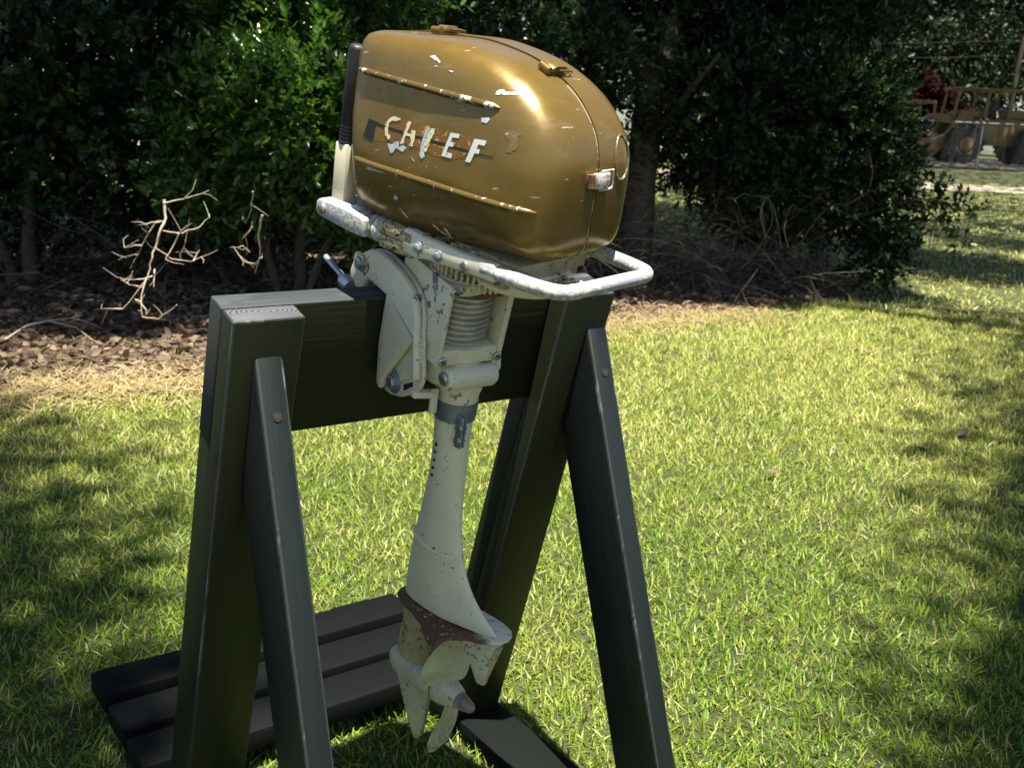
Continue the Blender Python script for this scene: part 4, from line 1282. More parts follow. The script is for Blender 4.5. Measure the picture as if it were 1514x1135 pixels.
patch('paint_scar', [(0.0903, 0.2708), (0.0993, 0.2789), (0.108, 0.275), (0.1093, 0.2596), (0.1027, 0.2526), (0.0952, 0.2548), (0.0971, 0.2632)], M['worn_gold'], 0.0004, rag=0.0012)
M['seam'] = cream_paint('bare_seam_edge', (0.34, 0.28, 0.18), (0.16, 0.10, 0.03), 0.45, chipscale=140, dark=(0.12, 0.07, 0.02))
# oval cover on the starboard side of the rounded rear
pts = []
for k in range(33):
    a = 2 * math.pi * k / 32
    y, z = 0.050 + 0.016 * math.cos(a), 0.253 + 0.025 * math.sin(a)
    th = math.atan2(z - CZ, 0.15)
    for _ in range(6):
        p = cowl_prof(y, th)
        th += (z - p.z) / max(0.05, math.hypot(p.x, p.z - CZ))
    pts.append(p)
mb = MB(FM)
mb.tube(pts, 0.0014, 6, cap=False)
mb.build('oval_trim', M['worn_gold'], stbd)
# pale worn edge of the seam down the rear
for a0, a1 in ((-34, -3), (6, 42)):
    pts = []
    for k in range(25):
        th = R(a0 + (a1 - a0) * k / 24)
        p = cowl_pt(th, 0.9999, -1)
        pts.append(Vector((p.x * 1.0015, -0.0022, CZ + (p.z - CZ) * 1.0015)))
    mb = MB(FM)
    mb.tube(pts, 0.0008, 6)
    mb.build('seam_edge', M['seam'], port)
# latches across the seam
def latch(p, tang, nrm, body, lab, scale=1.0):
    p, tang, nrm = Vector(p), Vector(tang).normalized(), Vector(nrm).normalized()
    ax = nrm.cross(tang).normalized()        # across the seam (towards starboard or port)
    if ax.y > 0:
        ax = -ax                             # +ax points to port
    fr = Matrix.Identity(4)
    for i in range(3):
        fr[i][0], fr[i][1], fr[i][2], fr[i][3] = ax[i] * scale, tang[i] * scale, nrm[i] * scale, p[i]
    Mx = FM @ fr
    mb = MB(Mx)
    mb.box(-0.019, 0.021, -0.007, 0.007, -0.002, 0.0022)
    base = mb.build('latch', M['rustmetal'] if body == 'zinc' else M['gold'], motor, bevel=0.001, label=lab)
    mat = M['latch_zinc'] if body == 'zinc' else M['gold']
    mb = MB(Mx)
    pr = [(-0.013, 0.0025), (-0.013, 0.006), (-0.009, 0.010), (0.006, 0.0105), (0.014, 0.007), (0.015, 0.0025)]
    mb.prism(pr, lambda a, c, b: (a, b, c), -0.0085, 0.0085)
    mb.build('lever', mat, base, bevel=0.0015)
    mb = MB(Mx)
    loop = [(0.004, -0.0102, 0.006), (-0.012, -0.0105, 0.006), (-0.021, -0.0100, 0.0045), (-0.0225, -0.006, 0.004), (-0.0225, 0.006, 0.004), (-0.021, 0.0100, 0.0045), (-0.012, 0.0105, 0.006), (0.004, 0.0102, 0.006)]
    mb.tube(loop, 0.0014, 8)
    mb.build('wire_loop', mat, base)
    mb = MB(Mx)
    mb.cyl((0.0185, -0.0075, 0.0045), (0.0185, 0.0075, 0.0045), 0.0042, n=14)
    mb.build('hinge_barrel', M['rustmetal'] if body == 'zinc' else M['gold'], base)
    return base
M['latch_zinc'] = cream_paint('pitted_zinc_latch', (0.50, 0.51, 0.50), (0.30, 0.22, 0.15), 0.40, rough=0.35, grime=0.4, chipscale=160, dark=(0.25, 0.16, 0.1))
def prof_at(x=None, z=None, rear=False):
    best = None
    for th in np.linspace(-math.pi, math.pi, 4000):
        p = (rad(th) * math.cos(th), CZ + rad(th) * math.sin(th))
        if rear and p[0] < 0.1:
            continue
        if x is not None and p[1] < CZ:
            continue
        d = abs(p[0] - x) if x is not None else abs(p[1] - z)
        if best is None or d < best[0]:
            best = (d, th)
    th = best[1]
    q = [Vector((rad(th + e) * math.cos(th + e), 0, CZ + rad(th + e) * math.sin(th + e))) for e in (-0.02, 0.02)]
    tg = (q[1] - q[0]).normalized()
    nr = Vector((tg.z, 0, -tg.x))
    p = Vector((rad(th) * math.cos(th), 0, CZ + rad(th) * math.sin(th)))
    if nr.dot(p - Vector((0, 0, CZ))) < 0:
        nr = -nr
    return p + nr * 0.001, tg, nr
latch(*prof_at(x=-0.098), 'gold', 'gold painted latch at the front of the cowl top')
latch(*prof_at(x=0.076), 'gold', 'gold painted latch on the slope of the cowl top')
latch(*prof_at(z=0.232, rear=True), 'zinc', 'bare metal latch on the rear of the cowl', 1.05)

# --- carry handle and side rails
def arc_path(pts, rads, k=6):
    out = [Vector(pts[0])]
    for i in range(1, len(pts) - 1):
        a, b, c = Vector(pts[i - 1]), Vector(pts[i]), Vector(pts[i + 1])
        r = rads
        p0 = b + (a - b).normalized() * r
        p1 = b + (c - b).normalized() * r
        for j in range(k + 1):
            t = j / k
            out.append(p0 * (1 - t) ** 2 + b * 2 * t * (1 - t) + p1 * t * t)
    out.append(Vector(pts[-1]))
    return out
mb = MB(FM)
hp = arc_path([(0.095, -0.0965, 0.116), (0.150, -0.094, 0.116), (0.200, -0.080, 0.116), (0.2145, 0.081, 0.120), (0.175, 0.086, 0.121), (-0.06, 0.088, 0.121)], 0.02)
hp2 = []
for a, b in zip(hp[:-1], hp[1:]):
    hp2 += [a, (a + b) / 2]
hp2.append(hp[-1])
mb.tube(hp2, 0.0092, 14)
mb.build('carry_handle', M['cream_worn'], motor, smooth=60)
mb = MB(FM)
side = [(-0.036, 0.098), (-0.036, 0.1265), (-0.020, 0.1275), (0.0, 0.125), (0.06, 0.1245), (0.115, 0.1265), (0.118, 0.1055), (0.06, 0.1025), (0.01, 0.099), (-0.012, 0.094)]
mb.prism(side, lambda x, z, y: (x, y, z), -0.104, -0.090)
rail_p = mb.build('side_rail', M['cream'], motor, bevel=0.0035, seg=3)
def bolt(c, ax, r, h, mat, par, hexa=True, slot=False, name='bolt'):
    c, ax = Vector(c), Vector(ax).normalized()
    mb = MB(FM if par_frame[0] == 'm' else FS)
    if hexa:
        mb.cyl(c, c + ax * h * 0.3, r * 1.35, n=18)
        mb.cyl(c + ax * h * 0.3, c + ax * h, r, r * 0.93, n=6)
    else:
        mb.lathe(c, ax, [(0, r), (h * 0.6, r), (h, r * 0.72)], 20)
    b = mb.build(name, mat, par, bevel=0.0004)
    if slot:
        ref = Vector((0.5, 0.3, 1))
        s = ax.cross(ref).normalized()
        mb = MB(FM if par_frame[0] == 'm' else FS)
        mb.obox(c + ax * h - s * r * 0.75, c + ax * h - s * r * -0.75, 0.0013, 0.0011, ax)
        if par.parent is None or par.parent.parent is None:
            pass
        sl = mb.build('screw_slot', M['dark'], par)
    return b
par_frame = ['m']
bolt((-0.006, -0.104, 0.1105), (0, -1, 0), 0.0055, 0.006, M['zinc'], rail_p)
bolt((0.028, -0.104, 0.1105), (0, -1, 0), 0.0055, 0.006, M['zinc'], rail_p)
bolt((0.071, -0.104, 0.1115), (0, -1, 0), 0.0068, 0.003, M['steel'], rail_p, hexa=False, slot=True, name='screw')
mb = MB(FM)
mb.prism([(x, z + 0.004) for x, z in side], lambda x, z, y: (x, y, z), 0.078, 0.090)
mb.build('side_rail', M['cream'], motor, bevel=0.003)
# --- tiller bracket at the front
mb = MB(FM)
mb.box(-0.078, -0.018, -0.104, -0.052, 0.1085, 0.124)
mb.box(-0.078, -0.020, -0.102, -0.052, 0.090, 0.1075)
tb = mb.build('tiller_bracket', M['cream_dirty'], motor, bevel=0.002)
mb = MB(FM)
mb.lathe((-0.104, -0.0905, 0.1075), (1, 0.05, 0.0), [(0, 0.012), (0.002, 0.0155), (0.008, 0.0158), (0.010, 0.0135), (0.012, 0.0165), (0.018, 0.0165), (0.028, 0.014)], 24)
mb.build('collar', M['cream_worn'], tb)
mb = MB(FM)
mb.lathe((-0.0945, -0.09, 0.1075), (1, 0.05, 0.0), [(0, 0.0150), (0.0025, 0.0172), (0.005, 0.0150)], 24)
mb.build('rust_ring', M['rustmetal'], tb)
mb = MB(FM)
arm = [(-0.189, 0.100), (-0.193, 0.106), (-0.193, 0.118), (-0.187, 0.1235), (-0.150, 0.1245), (-0.125, 0.123), (-0.096, 0.1205), (-0.096, 0.0955), (-0.13, 0.0955)]
mb.prism(arm, lambda x, z, y: (x, y, z), -0.112, -0.090)
yoke = mb.build('tiller_yoke', M['cream_worn'], motor, bevel=0.005, seg=3)
mb = MB(FM)
mb.prism(arm, lambda x, z, y: (x, y, z), -0.066, -0.050)
mb.build('yoke_cheek', M['cream_worn'], yoke, bevel=0.005, seg=3)
mb = MB(FM)
mb.lathe((-0.132, -0.100, 0.112), (0, 1, 0), [(0, 0.012), (0.004, 0.0155), (0.044, 0.0155), (0.048, 0.012)], 24)
mb.build('yoke_barrel', M['cream_worn'], yoke)
bolt((-0.178, -0.112, 0.1115), (0, -1, 0), 0.0068, 0.004, M['steel'], yoke, hexa=False, slot=True, name='screw')
mb = MB(FM)
mb.tube([(-0.135, -0.058, 0.122), (-0.09, -0.050, 0.1225), (-0.03, -0.038, 0.123)], 0.0085, 12)
mb.build('cross_rod', M['cream'], motor, smooth=60)
mb = MB(FM)
mb.cyl((-0.046, -0.064, 0.118), (-0.046, -0.064, 0.16), 0.0065, n=14)
mb.cyl((-0.046, -0.064, 0.1235), (-0.046, -0.064, 0.128), 0.011, n=6)
mb.build('control_rod', M['rustmetal'], motor)
mb = MB(FM)
mb.prism([(-0.012, -0.0115), (0.012, -0.0115), (0.012, 0.0115), (-0.012, 0.0115)], lambda a, b, z: (-0.176 + a * (1 - (z - 0.11) * 0.9) - (z - 0.11) * 0.02, -0.0785 + b * (1 - (z - 0.11) * 0.9), z), 0.110, 0.196)
till = mb.build('tiller_arm', M['cream_clean'], motor, bevel=0.002)
mb = MB(FM)
gp_ = [(0.0, 0.0120), (0.002, 0.0122)]
for k in range(5):
    z = 0.004 + k * 0.0046
    gp_ += [(z, 0.0118), (z + 0.0014, 0.0114), (z + 0.003, 0.0114), (z + 0.0042, 0.0118)]
gp_ += [(0.119, 0.0115), (0.123, 0.0105), (0.125, 0.007)]
mb.lathe((-0.1775, -0.0785, 0.195), (0.04, 0.0, 1), gp_, 24)
mb.build('grip', M['blackrubber'], till, smooth=50)

# --- powerhead base between cowl and rails
mb = MB(FM)
mb.box(-0.045, 0.125, -0.066, 0.066, 0.1045, 0.122)
mb.build('powerhead_gasket_plate', M['cream_dirty'], motor, bevel=0.003)
mb = MB(FM)
mb.box(-0.055, 0.110, -0.074, 0.074, 0.088, 0.1030)
mb.build('powerhead_base', M['cream_dirty'], motor, bevel=0.003)
mb = MB(FM)
mb.lathe((0.085, -0.01, 0.078), (0, 0, 1), [(0, 0.052), (0.003, 0.057), (0.026, 0.060), (0.030, 0.056)], 40)
mb.build('exhaust_housing', M['cream_clean'], motor)
for k in range(7):
    a = k * 0.0155
    mb = MB(FM)
    pts = [(0.100 + a * 0.9, -0.075 + a * 0.5 + 0.012 * math.sin(q * 2.2), 0.1215 - 0.018 * math.sin(q * 1.55) + 0.0) for q in np.linspace(0, 1, 7)]
    pts = [(0.085 + a * 0.75 + 0.03 * q, -0.070 + 0.065 * q, 0.116 - 0.014 * math.sin(q * 2.6)) for q in np.linspace(0, 1, 8)]
    mb.tube(pts, 0.0036, 8)
    mb.build('cooling_fin', M['cream_dirty'], motor, smooth=60)
for k, x in enumerate((0.018, 0.052)):
    mb = MB(FM)
    mb.lathe((x, -0.068, 0.100), (0, 0, 1), [(0, 0.007), (0.018, 0.007), (0.021, 0.005)], 14)
    mb.build('casting_boss', M['cream_dirty'], motor)

# --- ring of vertical fins above the swivel housing
mb = MB(FM)
mb.lathe((0.0, 0, 0.052), (0, 0, 1), [(0, 0.046), (0.036, 0.046)], 40)
ring = mb.build('finned_ring', M['cream_dirty'], motor)
fin_me = None
for k in range(44):
    a = 2 * math.pi * k / 44
    if fin_me is None:
        pass
    c, s = math.cos(a), math.sin(a)
    mb = MB(FM)
    mb.obox((0.044 * c, 0.044 * s, 0.070), (0.057 * c, 0.057 * s, 0.070), 0.0032, 0.031)
    mb.build('fin', M['cream_clean'], ring, bevel=0.0012, seg=1)
mb = MB(FM)
mb.lathe((0, 0, 0.048), (0, 0, 1), [(0, 0.050), (0.0035, 0.0525), (0.006, 0.050)], 40)
mb.build('rusty_shim', M['rustmetal'], motor)

# --- swivel housing (square to the beam)
par_frame[0] = 's'
uA, uB, vA, vB, wA, wB = 0.2440, 0.346, 0.042, 0.160, -0.044, 0.070
mb = MB(FS)
mb.box(uA, uA + 0.0065, vA, vB, wA, wB)
mb.box(uB - 0.009, uB, vA, vB, wA, wB)
mb.box(uA + 0.0065, uB - 0.009, vA, vA + 0.012, wA, wB)
mb.box(uA + 0.0065, uB - 0.009, vA + 0.012, vB - 0.0008, wB - 0.0145, wB - 0.0005)
mb.box(uA + 0.0065, uB - 0.009, vA + 0.012, vB - 0.0008, wA + 0.0005, wA + 0.023)
sw = mb.build('swivel_housing', M['cream'], motor, bevel=0.002)
mb = MB(FS)
mb.lathe((0.294, 0.112, wB - 0.0135), (0, 0, 1), [(0, 0.0485), (0.011, 0.0485), (0.0145, 0.046)], 48)
mb.lathe((0.294, 0.112, wA + 0.003), (0, 0, 1), [(-0.004, 0.046), (0, 0.0505), (0.019, 0.0505)], 48)
mb.build('housing_collar', M['cream_clean'], sw)
prof = [(0, 0.030), (0.0005, 0.036)]
nf = 9
wb0, wb1 = -0.0215, 0.0555
for k in range(nf):
    w = k * (wb1 - wb0 - 0.006) / nf + 0.002
    prof += [(w, 0.0372), (w + 0.0026, 0.0372), (w + 0.0033, 0.0446), (w + 0.0050, 0.0449), (w + 0.0060, 0.0372)]
prof += [(wb1 - wb0 - 0.0005, 0.036), (wb1 - wb0, 0.03)]
mb = MB(FS)
mb.lathe((0.2935, 0.113, wb0), (0, 0, 1), prof, 56)
mb.build('rubber_mount_coil', M['alu'], sw, smooth=40)
for u, w in ((0.2415 + 0.009, 0.0625), (0.2415 + 0.010, -0.036), (0.3385, -0.036)):
    bolt((u, 0.1602, w), (0, 1, 0), 0.0066, 0.003, M['steel'], sw, hexa=False, slot=True, name='screw')
for w in (0.042, 0.030):
    mb = MB(FS)
    mb.cyl((uA - 0.0006, 0.149, w), (uA + 0.001, 0.149, w), 0.0016, n=10)
    mb.build('screw_hole', M['dark'], sw)
# lower bearing, boss and neck
mb = MB(FS)
mb.lathe((0.296, 0.118, -0.080), (0, 0, 1), [(-0.006, 0.034), (0, 0.040), (0.036, 0.042)], 40)
mb.lathe((0.262, 0.158, -0.064), (1, 0, 0), [(0, 0.0135), (0.003, 0.0165), (0.074, 0.0165), (0.079, 0.0135)], 28)
lb = mb.build('lower_bearing', M['cream'], motor, smooth=40)
bolt((0.262, 0.158, -0.064), (-1, 0, 0), 0.0098, 0.004, M['steel'], lb, hexa=False, slot=True, name='screw')
mb = MB(FS)
mb.obox((0.235, 0.13, -0.098), (0.270, 0.132, -0.102), 0.014, 0.010, (0, 0, 1))
mb.obox((0.2695, 0.132, -0.094), (0.2695, 0.137, -0.130), 0.006, 0.012, (1, 0, 0))
mb.build('tilt_stop_arm', M['cream'], motor, bevel=0.0025)

# --- clamp brackets over the beam
outline = [(-0.060, -0.022), (-0.064, -0.004), (-0.058, 0.012), (-0.044, 0.028), (-0.02, 0.045), (0.0, 0.052), (0.020, 0.054), (0.048, 0.0525), (0.074, 0.048), (0.096, 0.041), (0.112, 0.028),
           (0.121, 0.010), (0.128, -0.017), (0.138, -0.045), (0.146, -0.070), (0.143, -0.084), (0.132, -0.098), (0.104, -0.119), (0.078, -0.130), (0.062, -0.132), (0.052, -0.124), (0.0405, -0.066), (0.0395, -0.018),
           (0.0395, 0.004), (-0.010, 0.004), (-0.018, -0.004), (-0.022, -0.022)]
for u0, u1 in ((0.2365, 0.2432), (0.3475, 0.3545)):
    mb = MB(FS)
    mb.prism(outline, lambda v, w, u: (u, v, w), u0, u1)
    br = mb.build('clamp_bracket', M['cream'], motor, bevel=0.002, seg=2, blim=50)
    near = u0 < 0.3
    sg = -1 if near else 1
    uo = u0 if near else u1
    # raised cheek leaving a triangular hollow towards the foot
    mb = MB(FS)
    raised = outline[:15] + [(0.1365, -0.0745), (0.131, -0.058), (0.1205, -0.026), (0.112, -0.036), (0.098, -0.058), (0.080, -0.088), (0.070, -0.108), (0.0635, -0.1295)] + outline[20:]
    mb.prism(raised, lambda v, w, u: (u, v, w), uo + sg * 0.0002, uo + sg * 0.0115)
    mb.build('raised_cheek', M['cream'], br, bevel=0.006, seg=4, blim=25)
    mb = MB(FS)
    for k in range(17):       # serrated trim sector
        a0 = R(-62 + k * 4.4)
        for (r0, r1) in ((0.062, 0.074),):
            cv, cw = 0.065, -0.030
            p = [(cv + r * math.cos(a), cw + r * math.sin(a)) for r, a in ((r0, a0), (r1, a0), (r1, a0 + R(3.0)), (r0, a0 + R(3.0)))]
            mb.prism(p, lambda v, w, u: (u, v, w), uo, uo + sg * 0.0035)
    p = [(cv + 0.0625 * math.cos(R(a)), cw + 0.0625 * math.sin(R(a))) for a in range(-64, 14, 6)] + [(cv + 0.0735 * math.cos(R(a)), cw + 0.0735 * math.sin(R(a))) for a in range(8, -66, -6)]
    mb.prism(p, lambda v, w, u: (u, v, w), uo, uo + sg * 0.0022)
    mb.build('trim_sector', M['cream_clean'], br)
    mb = MB(FS)
    p = [(0.106, -0.098), (0.126, -0.083), (0.128, -0.089), (0.109, -0.106)]
    mb.prism(p, lambda v, w, u: (u, v, w), uo, uo + sg * 0.0006)
    mb.build('trim_slot', M['dark'], br)
    bolt((uo, 0.084, -0.106), (sg, 0, 0), 0.009, 0.010, M['zinc'], br)
    mb = MB(FS)
    mb.cyl((uo + sg * 0.0003, 0.084, -0.106), (uo + sg * 0.002, 0.084, -0.106), 0.0165, n=24)
    mb.build('washer', M['zinc'], br)
    mb = MB(FS)
    mb.prism([(-0.036 + 0.019 * math.cos(a) + 0.006 * (math.cos(a) > 0), 0.019 + 0.0135 * math.sin(a)) for a in np.linspace(0, 2 * math.pi, 20, endpoint=False)], lambda v, w, u: (u, v, w), uo + sg * 0.0100, uo + sg * 0.0122)
    mb.build('bolt_recess', M['cream_dirty'], br)
    bolt((uo + sg * 0.0122, -0.034, 0.019), (sg, 0, 0), 0.0085, 0.006, M['zinc'], br)
    # clamp screw on the inner side of the beam
    mb = MB(FS)
    uc = u0 - 0.012 if near else u1 + 0.002
    cs = MB(FS)
    cs.cyl((uc + 0.02, -0.058, -0.002), (uc + 0.018, -0.004, -0.010), 0.0065, n=16)
    scr = cs.build('clamp_screw', M['zinc'], motor)
    mb = MB(FS)
    mb.lathe((0.190 if near else 0.39, 0.004, 0.003), (-0.10 if near else 0.1, -0.55, 0.14), [(0, 0.0085), (0.003, 0.0098), (0.014, 0.0098), (0.020, 0.006)], 16)
    mb.tube([(0.190 if near else 0.39, -0.012, 0.007), (0.182 if near else 0.40, -0.058, 0.019)], 0.0042, 10)
    mb.build('clamp_handle', M['zinc'], scr)

# --- leg
par_frame[0] = 'm'
mb = MB(FM)
mb.lathe((0.0, 0, -0.125), (0, 0, 1), [(0, 0.029), (0.02, 0.0305), (0.026, 0.033), (0.05, 0.033)], 40)
mb.build('neck', M['cream_clean'], motor, smooth=50)
def leg_ring(z, xa, xb, b, n=48, sharp=0.0, zs=0.0):
    c, a = (xa + xb) / 2, (xb - xa) / 2
    out = []
    for k in range(n):
        t = 2 * math.pi * k / n
        x = math.cos(t)
        y = math.sin(t) * (1 - sharp * 0.55 * max(0.0, x) ** 1.0) * (1 - 0.25 * sharp * (x + 1) / 2)
        out.append((c + a * x, b * y, z + zs * (c + a * x)))
    return out
secs = [(-0.135, -0.0275, 0.0275, 0.0275, 0, 0), (-0.160, -0.0268, 0.027, 0.0268, 0, 0), (-0.19, -0.025, 0.0275, 0.0255, 0.0, 0), (-0.225, -0.0255, 0.031, 0.0250, 0.1, 0),
        (-0.265, -0.0285, 0.034, 0.0245, 0.2, 0), (-0.31, -0.034, 0.0405, 0.0245, 0.35, 0), (-0.345, -0.039, 0.049, 0.0245, 0.5, 0.0), (-0.38, -0.0435, 0.062, 0.0245, 0.6, 0.02),
        (-0.41, -0.046, 0.082, 0.0245, 0.7, 0.04), (-0.435, -0.047, 0.108, 0.0245, 0.8, 0.06), (-0.452, -0.047, 0.130, 0.0245, 0.85, 0.08), (-0.462, -0.047, 0.140, 0.024, 0.85, 0.09)]
def interp_secs(S, k=5):
    S = np.array(S)
    out = []
    for i in range(len(S) - 1):
        p0, p1, p2, p3 = S[max(i - 1, 0)], S[i], S[i + 1], S[min(i + 2, len(S) - 1)]
        for j in range(k):
            t = j / k
            out.append(0.5 * (2 * p1 + (p2 - p0) * t + (2 * p0 - 5 * p1 + 4 * p2 - p3) * t * t + (3 * p1 - p0 - 3 * p2 + p3) * t ** 3))
    out.append(S[-1])
    return out
mb = MB(FM)
mb.loft([leg_ring(z, xa, xb, b, 56, sh, zs) for z, xa, xb, b, sh, zs in interp_secs(secs)])
leg = mb.build('drive_shaft_housing', M['cream_clean'], motor, smooth=50)
mb = MB(FM)
mb.lathe((0, 0, -0.146), (0, 0, 1), [(0, 0.0283), (0.0004, 0.0296), (0.0285, 0.0310), (0.029, 0.0298)], 48)
band = mb.build('band_clamp', M['band'], motor)
mb = MB(FM)
mb.box(0.024, 0.036, -0.0215, -0.0185, -0.178, -0.131)
mb.box(0.024, 0.036, -0.0155, -0.0130, -0.178, -0.131)
mb.build('clamp_tab', M['zinc'], band, bevel=0.0008)
for z in (-0.147, -0.166):
    mb = MB(FM)
    mb.cyl((0.0305, -0.026, z), (0.0305, -0.009, z), 0.0030, n=12)
    mb.cyl((0.0305, -0.0255, z), (0.0305, -0.0215, z), 0.0056, n=6)
    mb.cyl((0.0305, -0.0125, z), (0.0305, -0.009, z), 0.0056, n=6)
    mb.build('bolt', M['zinc'], band)
for k in range(5):          # row of water holes down the port side
    z = -0.187 - k * 0.0125
    x = -0.004 - 0.0003 * k
    mb = MB(FM)
    mb.cyl((x, -0.0240, z), (x, -0.0258, z), 0.0021 if k else 0.0027, n=10)
    mb.build('water_hole', M['dark'], leg)
mb = MB(FM)     # splash ridge running round and down the housing
pts, rs = [], []
for k in range(30):
    f = k / 29
    t = R(-175 + f * 155)
    z = -0.350 - 0.012 * f
    S = interp_secs(secs, 12)
    sct = min(S, key=lambda q: abs(q[0] - z))
    c, a, b, sh = (sct[1] + sct[2]) / 2, (sct[2] - sct[1]) / 2, sct[3], sct[4]
    x = math.cos(t)
    y = math.sin(t) * (1 - sh * 0.55 * max(0, x)) * (1 - 0.25 * sh * (x + 1) / 2)
    pts.append((c + a * x, b * y, z + sct[5] * (c + a * x)))
    rs.append(0.0038 * (1 - f) ** 0.6 + 0.0004)
mb.tube(pts, rs, 8)
mb.build('splash_ridge', M['cream_clean'], leg, smooth=60)
# cavitation plate: rings give it a lip
pl = [(-0.054, 0), (-0.048, -0.020), (-0.03, -0.030), (0.0, -0.037), (0.03, -0.046), (0.052, -0.060), (0.066, -0.066), (0.076, -0.062), (0.083, -0.047), (0.098, -0.036), (0.122, -0.027), (0.140, -0.017), (0.149, -0.006),
      (0.153, 0.008), (0.150, 0.020), (0.140, 0.031), (0.118, 0.039), (0.08, 0.043), (0.03, 0.042), (-0.02, 0.033), (-0.046, 0.020)]
def plate_pt(x, y, t):
    droop = -0.012 * max(0, (-y - 0.034) / 0.03) - 0.006 * max(0, (y - 0.02) / 0.03)
    return (x, y, -0.462 + 0.11 * x + droop + t)
def plate_mat():
    # rust and mud lie on the port side forward of the outlet; the rear lobe keeps its worn cream paint
    t = NT('rust_stained_plate')
    d = t.n('ShaderNodeVectorMath', operation='DOT_PRODUCT')
    t.l(t.co(), d.inputs[0])
    ax = (mY * 0.8 + mX * 0.45)
    d.inputs[1].default_value = tuple(ax)
    p0 = np.array(FM @ Vector((0.075, 0.012, -0.46))) - np.array(motor.location)
    e = t.math('ADD', t.math('SUBTRACT', d.outputs['Value'], float(ax @ p0)), t.math('MULTIPLY', t.math('SUBTRACT', t.noise(60, 5, 0.7), 0.5), 0.05))
    m = t.ramp(t.math('MULTIPLY', t.math('ADD', e, 0.03), 16.0), [(0.35, 1.0), (0.62, 0.0)])
    sp = t.ramp(t.noise(150, 5, 0.65), [(0.60, 0.0), (0.64, 1.0)])
    rust = t.mix(sp, (0.085, 0.042, 0.018), (0.45, 0.38, 0.27))
    crm = t.mix(t.ramp(t.noise(90, 5, 0.7), [(0.56, 0.0), (0.62, 1.0)]), (0.58, 0.54, 0.40), (0.30, 0.32, 0.38))
    return t.set(color=t.mix(m, crm, rust), rough=0.6, normal=t.bump(t.noise(120, 4), 0.4, 0.001))
mb = MB(FM)
mb.prism(pl, plate_pt, -0.0065, 0.0)
cav = mb.build('cavitation_plate', plate_mat(), motor, bevel=0.002)
mb = MB(FM)     # exhaust snout below the plate
def zz(x):
    return -0.4685 + 0.11 * x
top = [(0.094, -0.033), (0.146, -0.016), (0.148, 0.006), (0.094, 0.012)]
bot = [(0.132, -0.024), (0.143, -0.020), (0.143, -0.013), (0.132, -0.011)]
mb.loft([[(x, y, zz(x)) for x, y in top], [(x * 0.42 + a * 0.58, y * 0.42 + b * 0.58, (zz(x)) * 0.45 + -0.520 * 0.55) for (x, y), (a, b) in zip(top, bot)], [(x, y, -0.523) for x, y in bot]])
sn = mb.build('exhaust_outlet', M['prop'], motor, bevel=0.002)
mb = MB(FM)
mb.loft([[(0.1478, -0.013, -0.4575), (0.1495, 0.004, -0.4575), (0.1480, 0.004, -0.4585), (0.1465, -0.013, -0.4585)],
         [(0.1462, -0.0155, -0.486), (0.1470, -0.006, -0.486), (0.1450, -0.006, -0.487), (0.1445, -0.0155, -0.487)],
         [(0.1440, -0.0185, -0.514), (0.1442, -0.0145, -0.514), (0.1425, -0.0145, -0.5145), (0.1425, -0.0185, -0.5145)]])
mb.build('outlet_opening', M['stain'], sn)
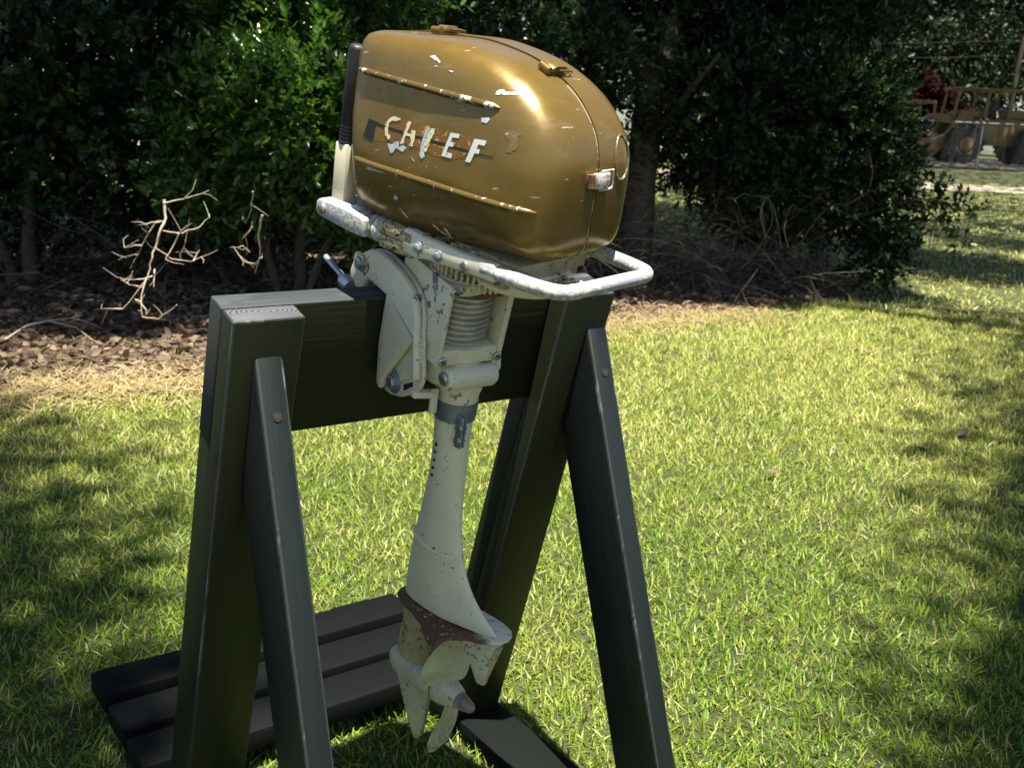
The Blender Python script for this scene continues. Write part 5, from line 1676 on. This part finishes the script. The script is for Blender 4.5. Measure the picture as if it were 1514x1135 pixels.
# gearcase strut, torpedo, skeg
mb = MB(FM)
mb.loft([leg_ring(z, xa, xb, b, 32, 0.5) for z, xa, xb, b in ((-0.464, -0.044, 0.030, 0.013), (-0.50, -0.044, 0.024, 0.0125), (-0.54, -0.046, 0.022, 0.0135), (-0.570, -0.048, 0.026, 0.017), (-0.585, -0.048, 0.03, 0.020))])
mb.build('gearcase_strut', M['stain'], motor, smooth=50)
mb = MB(FM)
mb.lathe((-0.060, 0, -0.598), (1, 0, 0), [(0, 0.002), (0.003, 0.010), (0.012, 0.0175), (0.026, 0.0235), (0.042, 0.0255), (0.055, 0.0255), (0.0555, 0.0270), (0.061, 0.0270), (0.0615, 0.0255), (0.080, 0.0245), (0.102, 0.0215)], 40)
gc = mb.build('gearcase', M['prop'], motor, smooth=40)
mb = MB(FM)
sk = [(-0.052, -0.612), (0.030, -0.615), (0.030, -0.66), (0.026, -0.715), (0.018, -0.728), (0.010, -0.726), (-0.012, -0.69), (-0.036, -0.640)]
mb.prism(sk, lambda x, z, y: (x, y, z), -0.005, 0.005)
mb.build('skeg', M['prop'], motor, bevel=0.003)
# propeller
hub0 = Vector((0.050, 0, -0.598))
mb = MB(FM)
mb.lathe(hub0, (1, 0, 0), [(-0.005, 0.0215), (0.0, 0.0245), (0.012, 0.0240), (0.026, 0.0200), (0.036, 0.0165), (0.038, 0.0125)], 36)
prop = mb.build('propeller', M['prop'], motor, smooth=50)
mb = MB(FM)
mb.lathe(hub0 + Vector((0.037, 0, 0)), (1, 0, 0), [(0, 0.0115), (0.004, 0.0135), (0.018, 0.0105), (0.028, 0.0072), (0.031, 0.004)], 20)
mb.build('cone_nut', M['nut'], prop, smooth=50)
def blade(angle):
    c, s = math.cos(R(angle)), math.sin(R(angle))
    er = Vector((0, c, s)); et = Vector((0, -s, c)); ex = Vector((1, 0, 0))
    rings = []
    nr, nc = 14, 14
    top, botm = [], []
    for i in range(nr + 1):
        f = i / nr
        r = 0.018 + f * 0.092
        half = 0.046 * max(0.0, 1 - abs((f - 0.50) / 0.53) ** 2.7) ** (1 / 2.7) * (0.80 + 0.20 * min(1, f * 2))
        half = max(half, 0.0015)
        skew = -0.016 * f * f
        pa = math.atan2(0.13, 2 * math.pi * max(r, 0.03))
        rowt = []
        thick = 0.0032 * (1 - 0.7 * f)
        for j in range(nc):
            ang = 2 * math.pi * j / nc
            ch, th = math.cos(ang) * half + skew, math.sin(ang) * thick * (1 if abs(math.cos(ang)) < 0.9 else 0.7)
            cup = 0.12 * ch * ch / 0.05
            rowt.append(hub0 + ex * 0.013 + er * math.sqrt(max(r * r - ch * ch * 0.35, 0.0003)) + et * (ch * math.cos(pa) - th * math.sin(pa)) + ex * (-ch * math.sin(pa) * 0.9 + th * math.cos(pa) - cup))
        rings.append(rowt)
    mb = MB(FM)
    mb.loft(rings)
    return mb.build('blade', M['prop'], prop, smooth=60)
for a in (101, 281):
    blade(a)
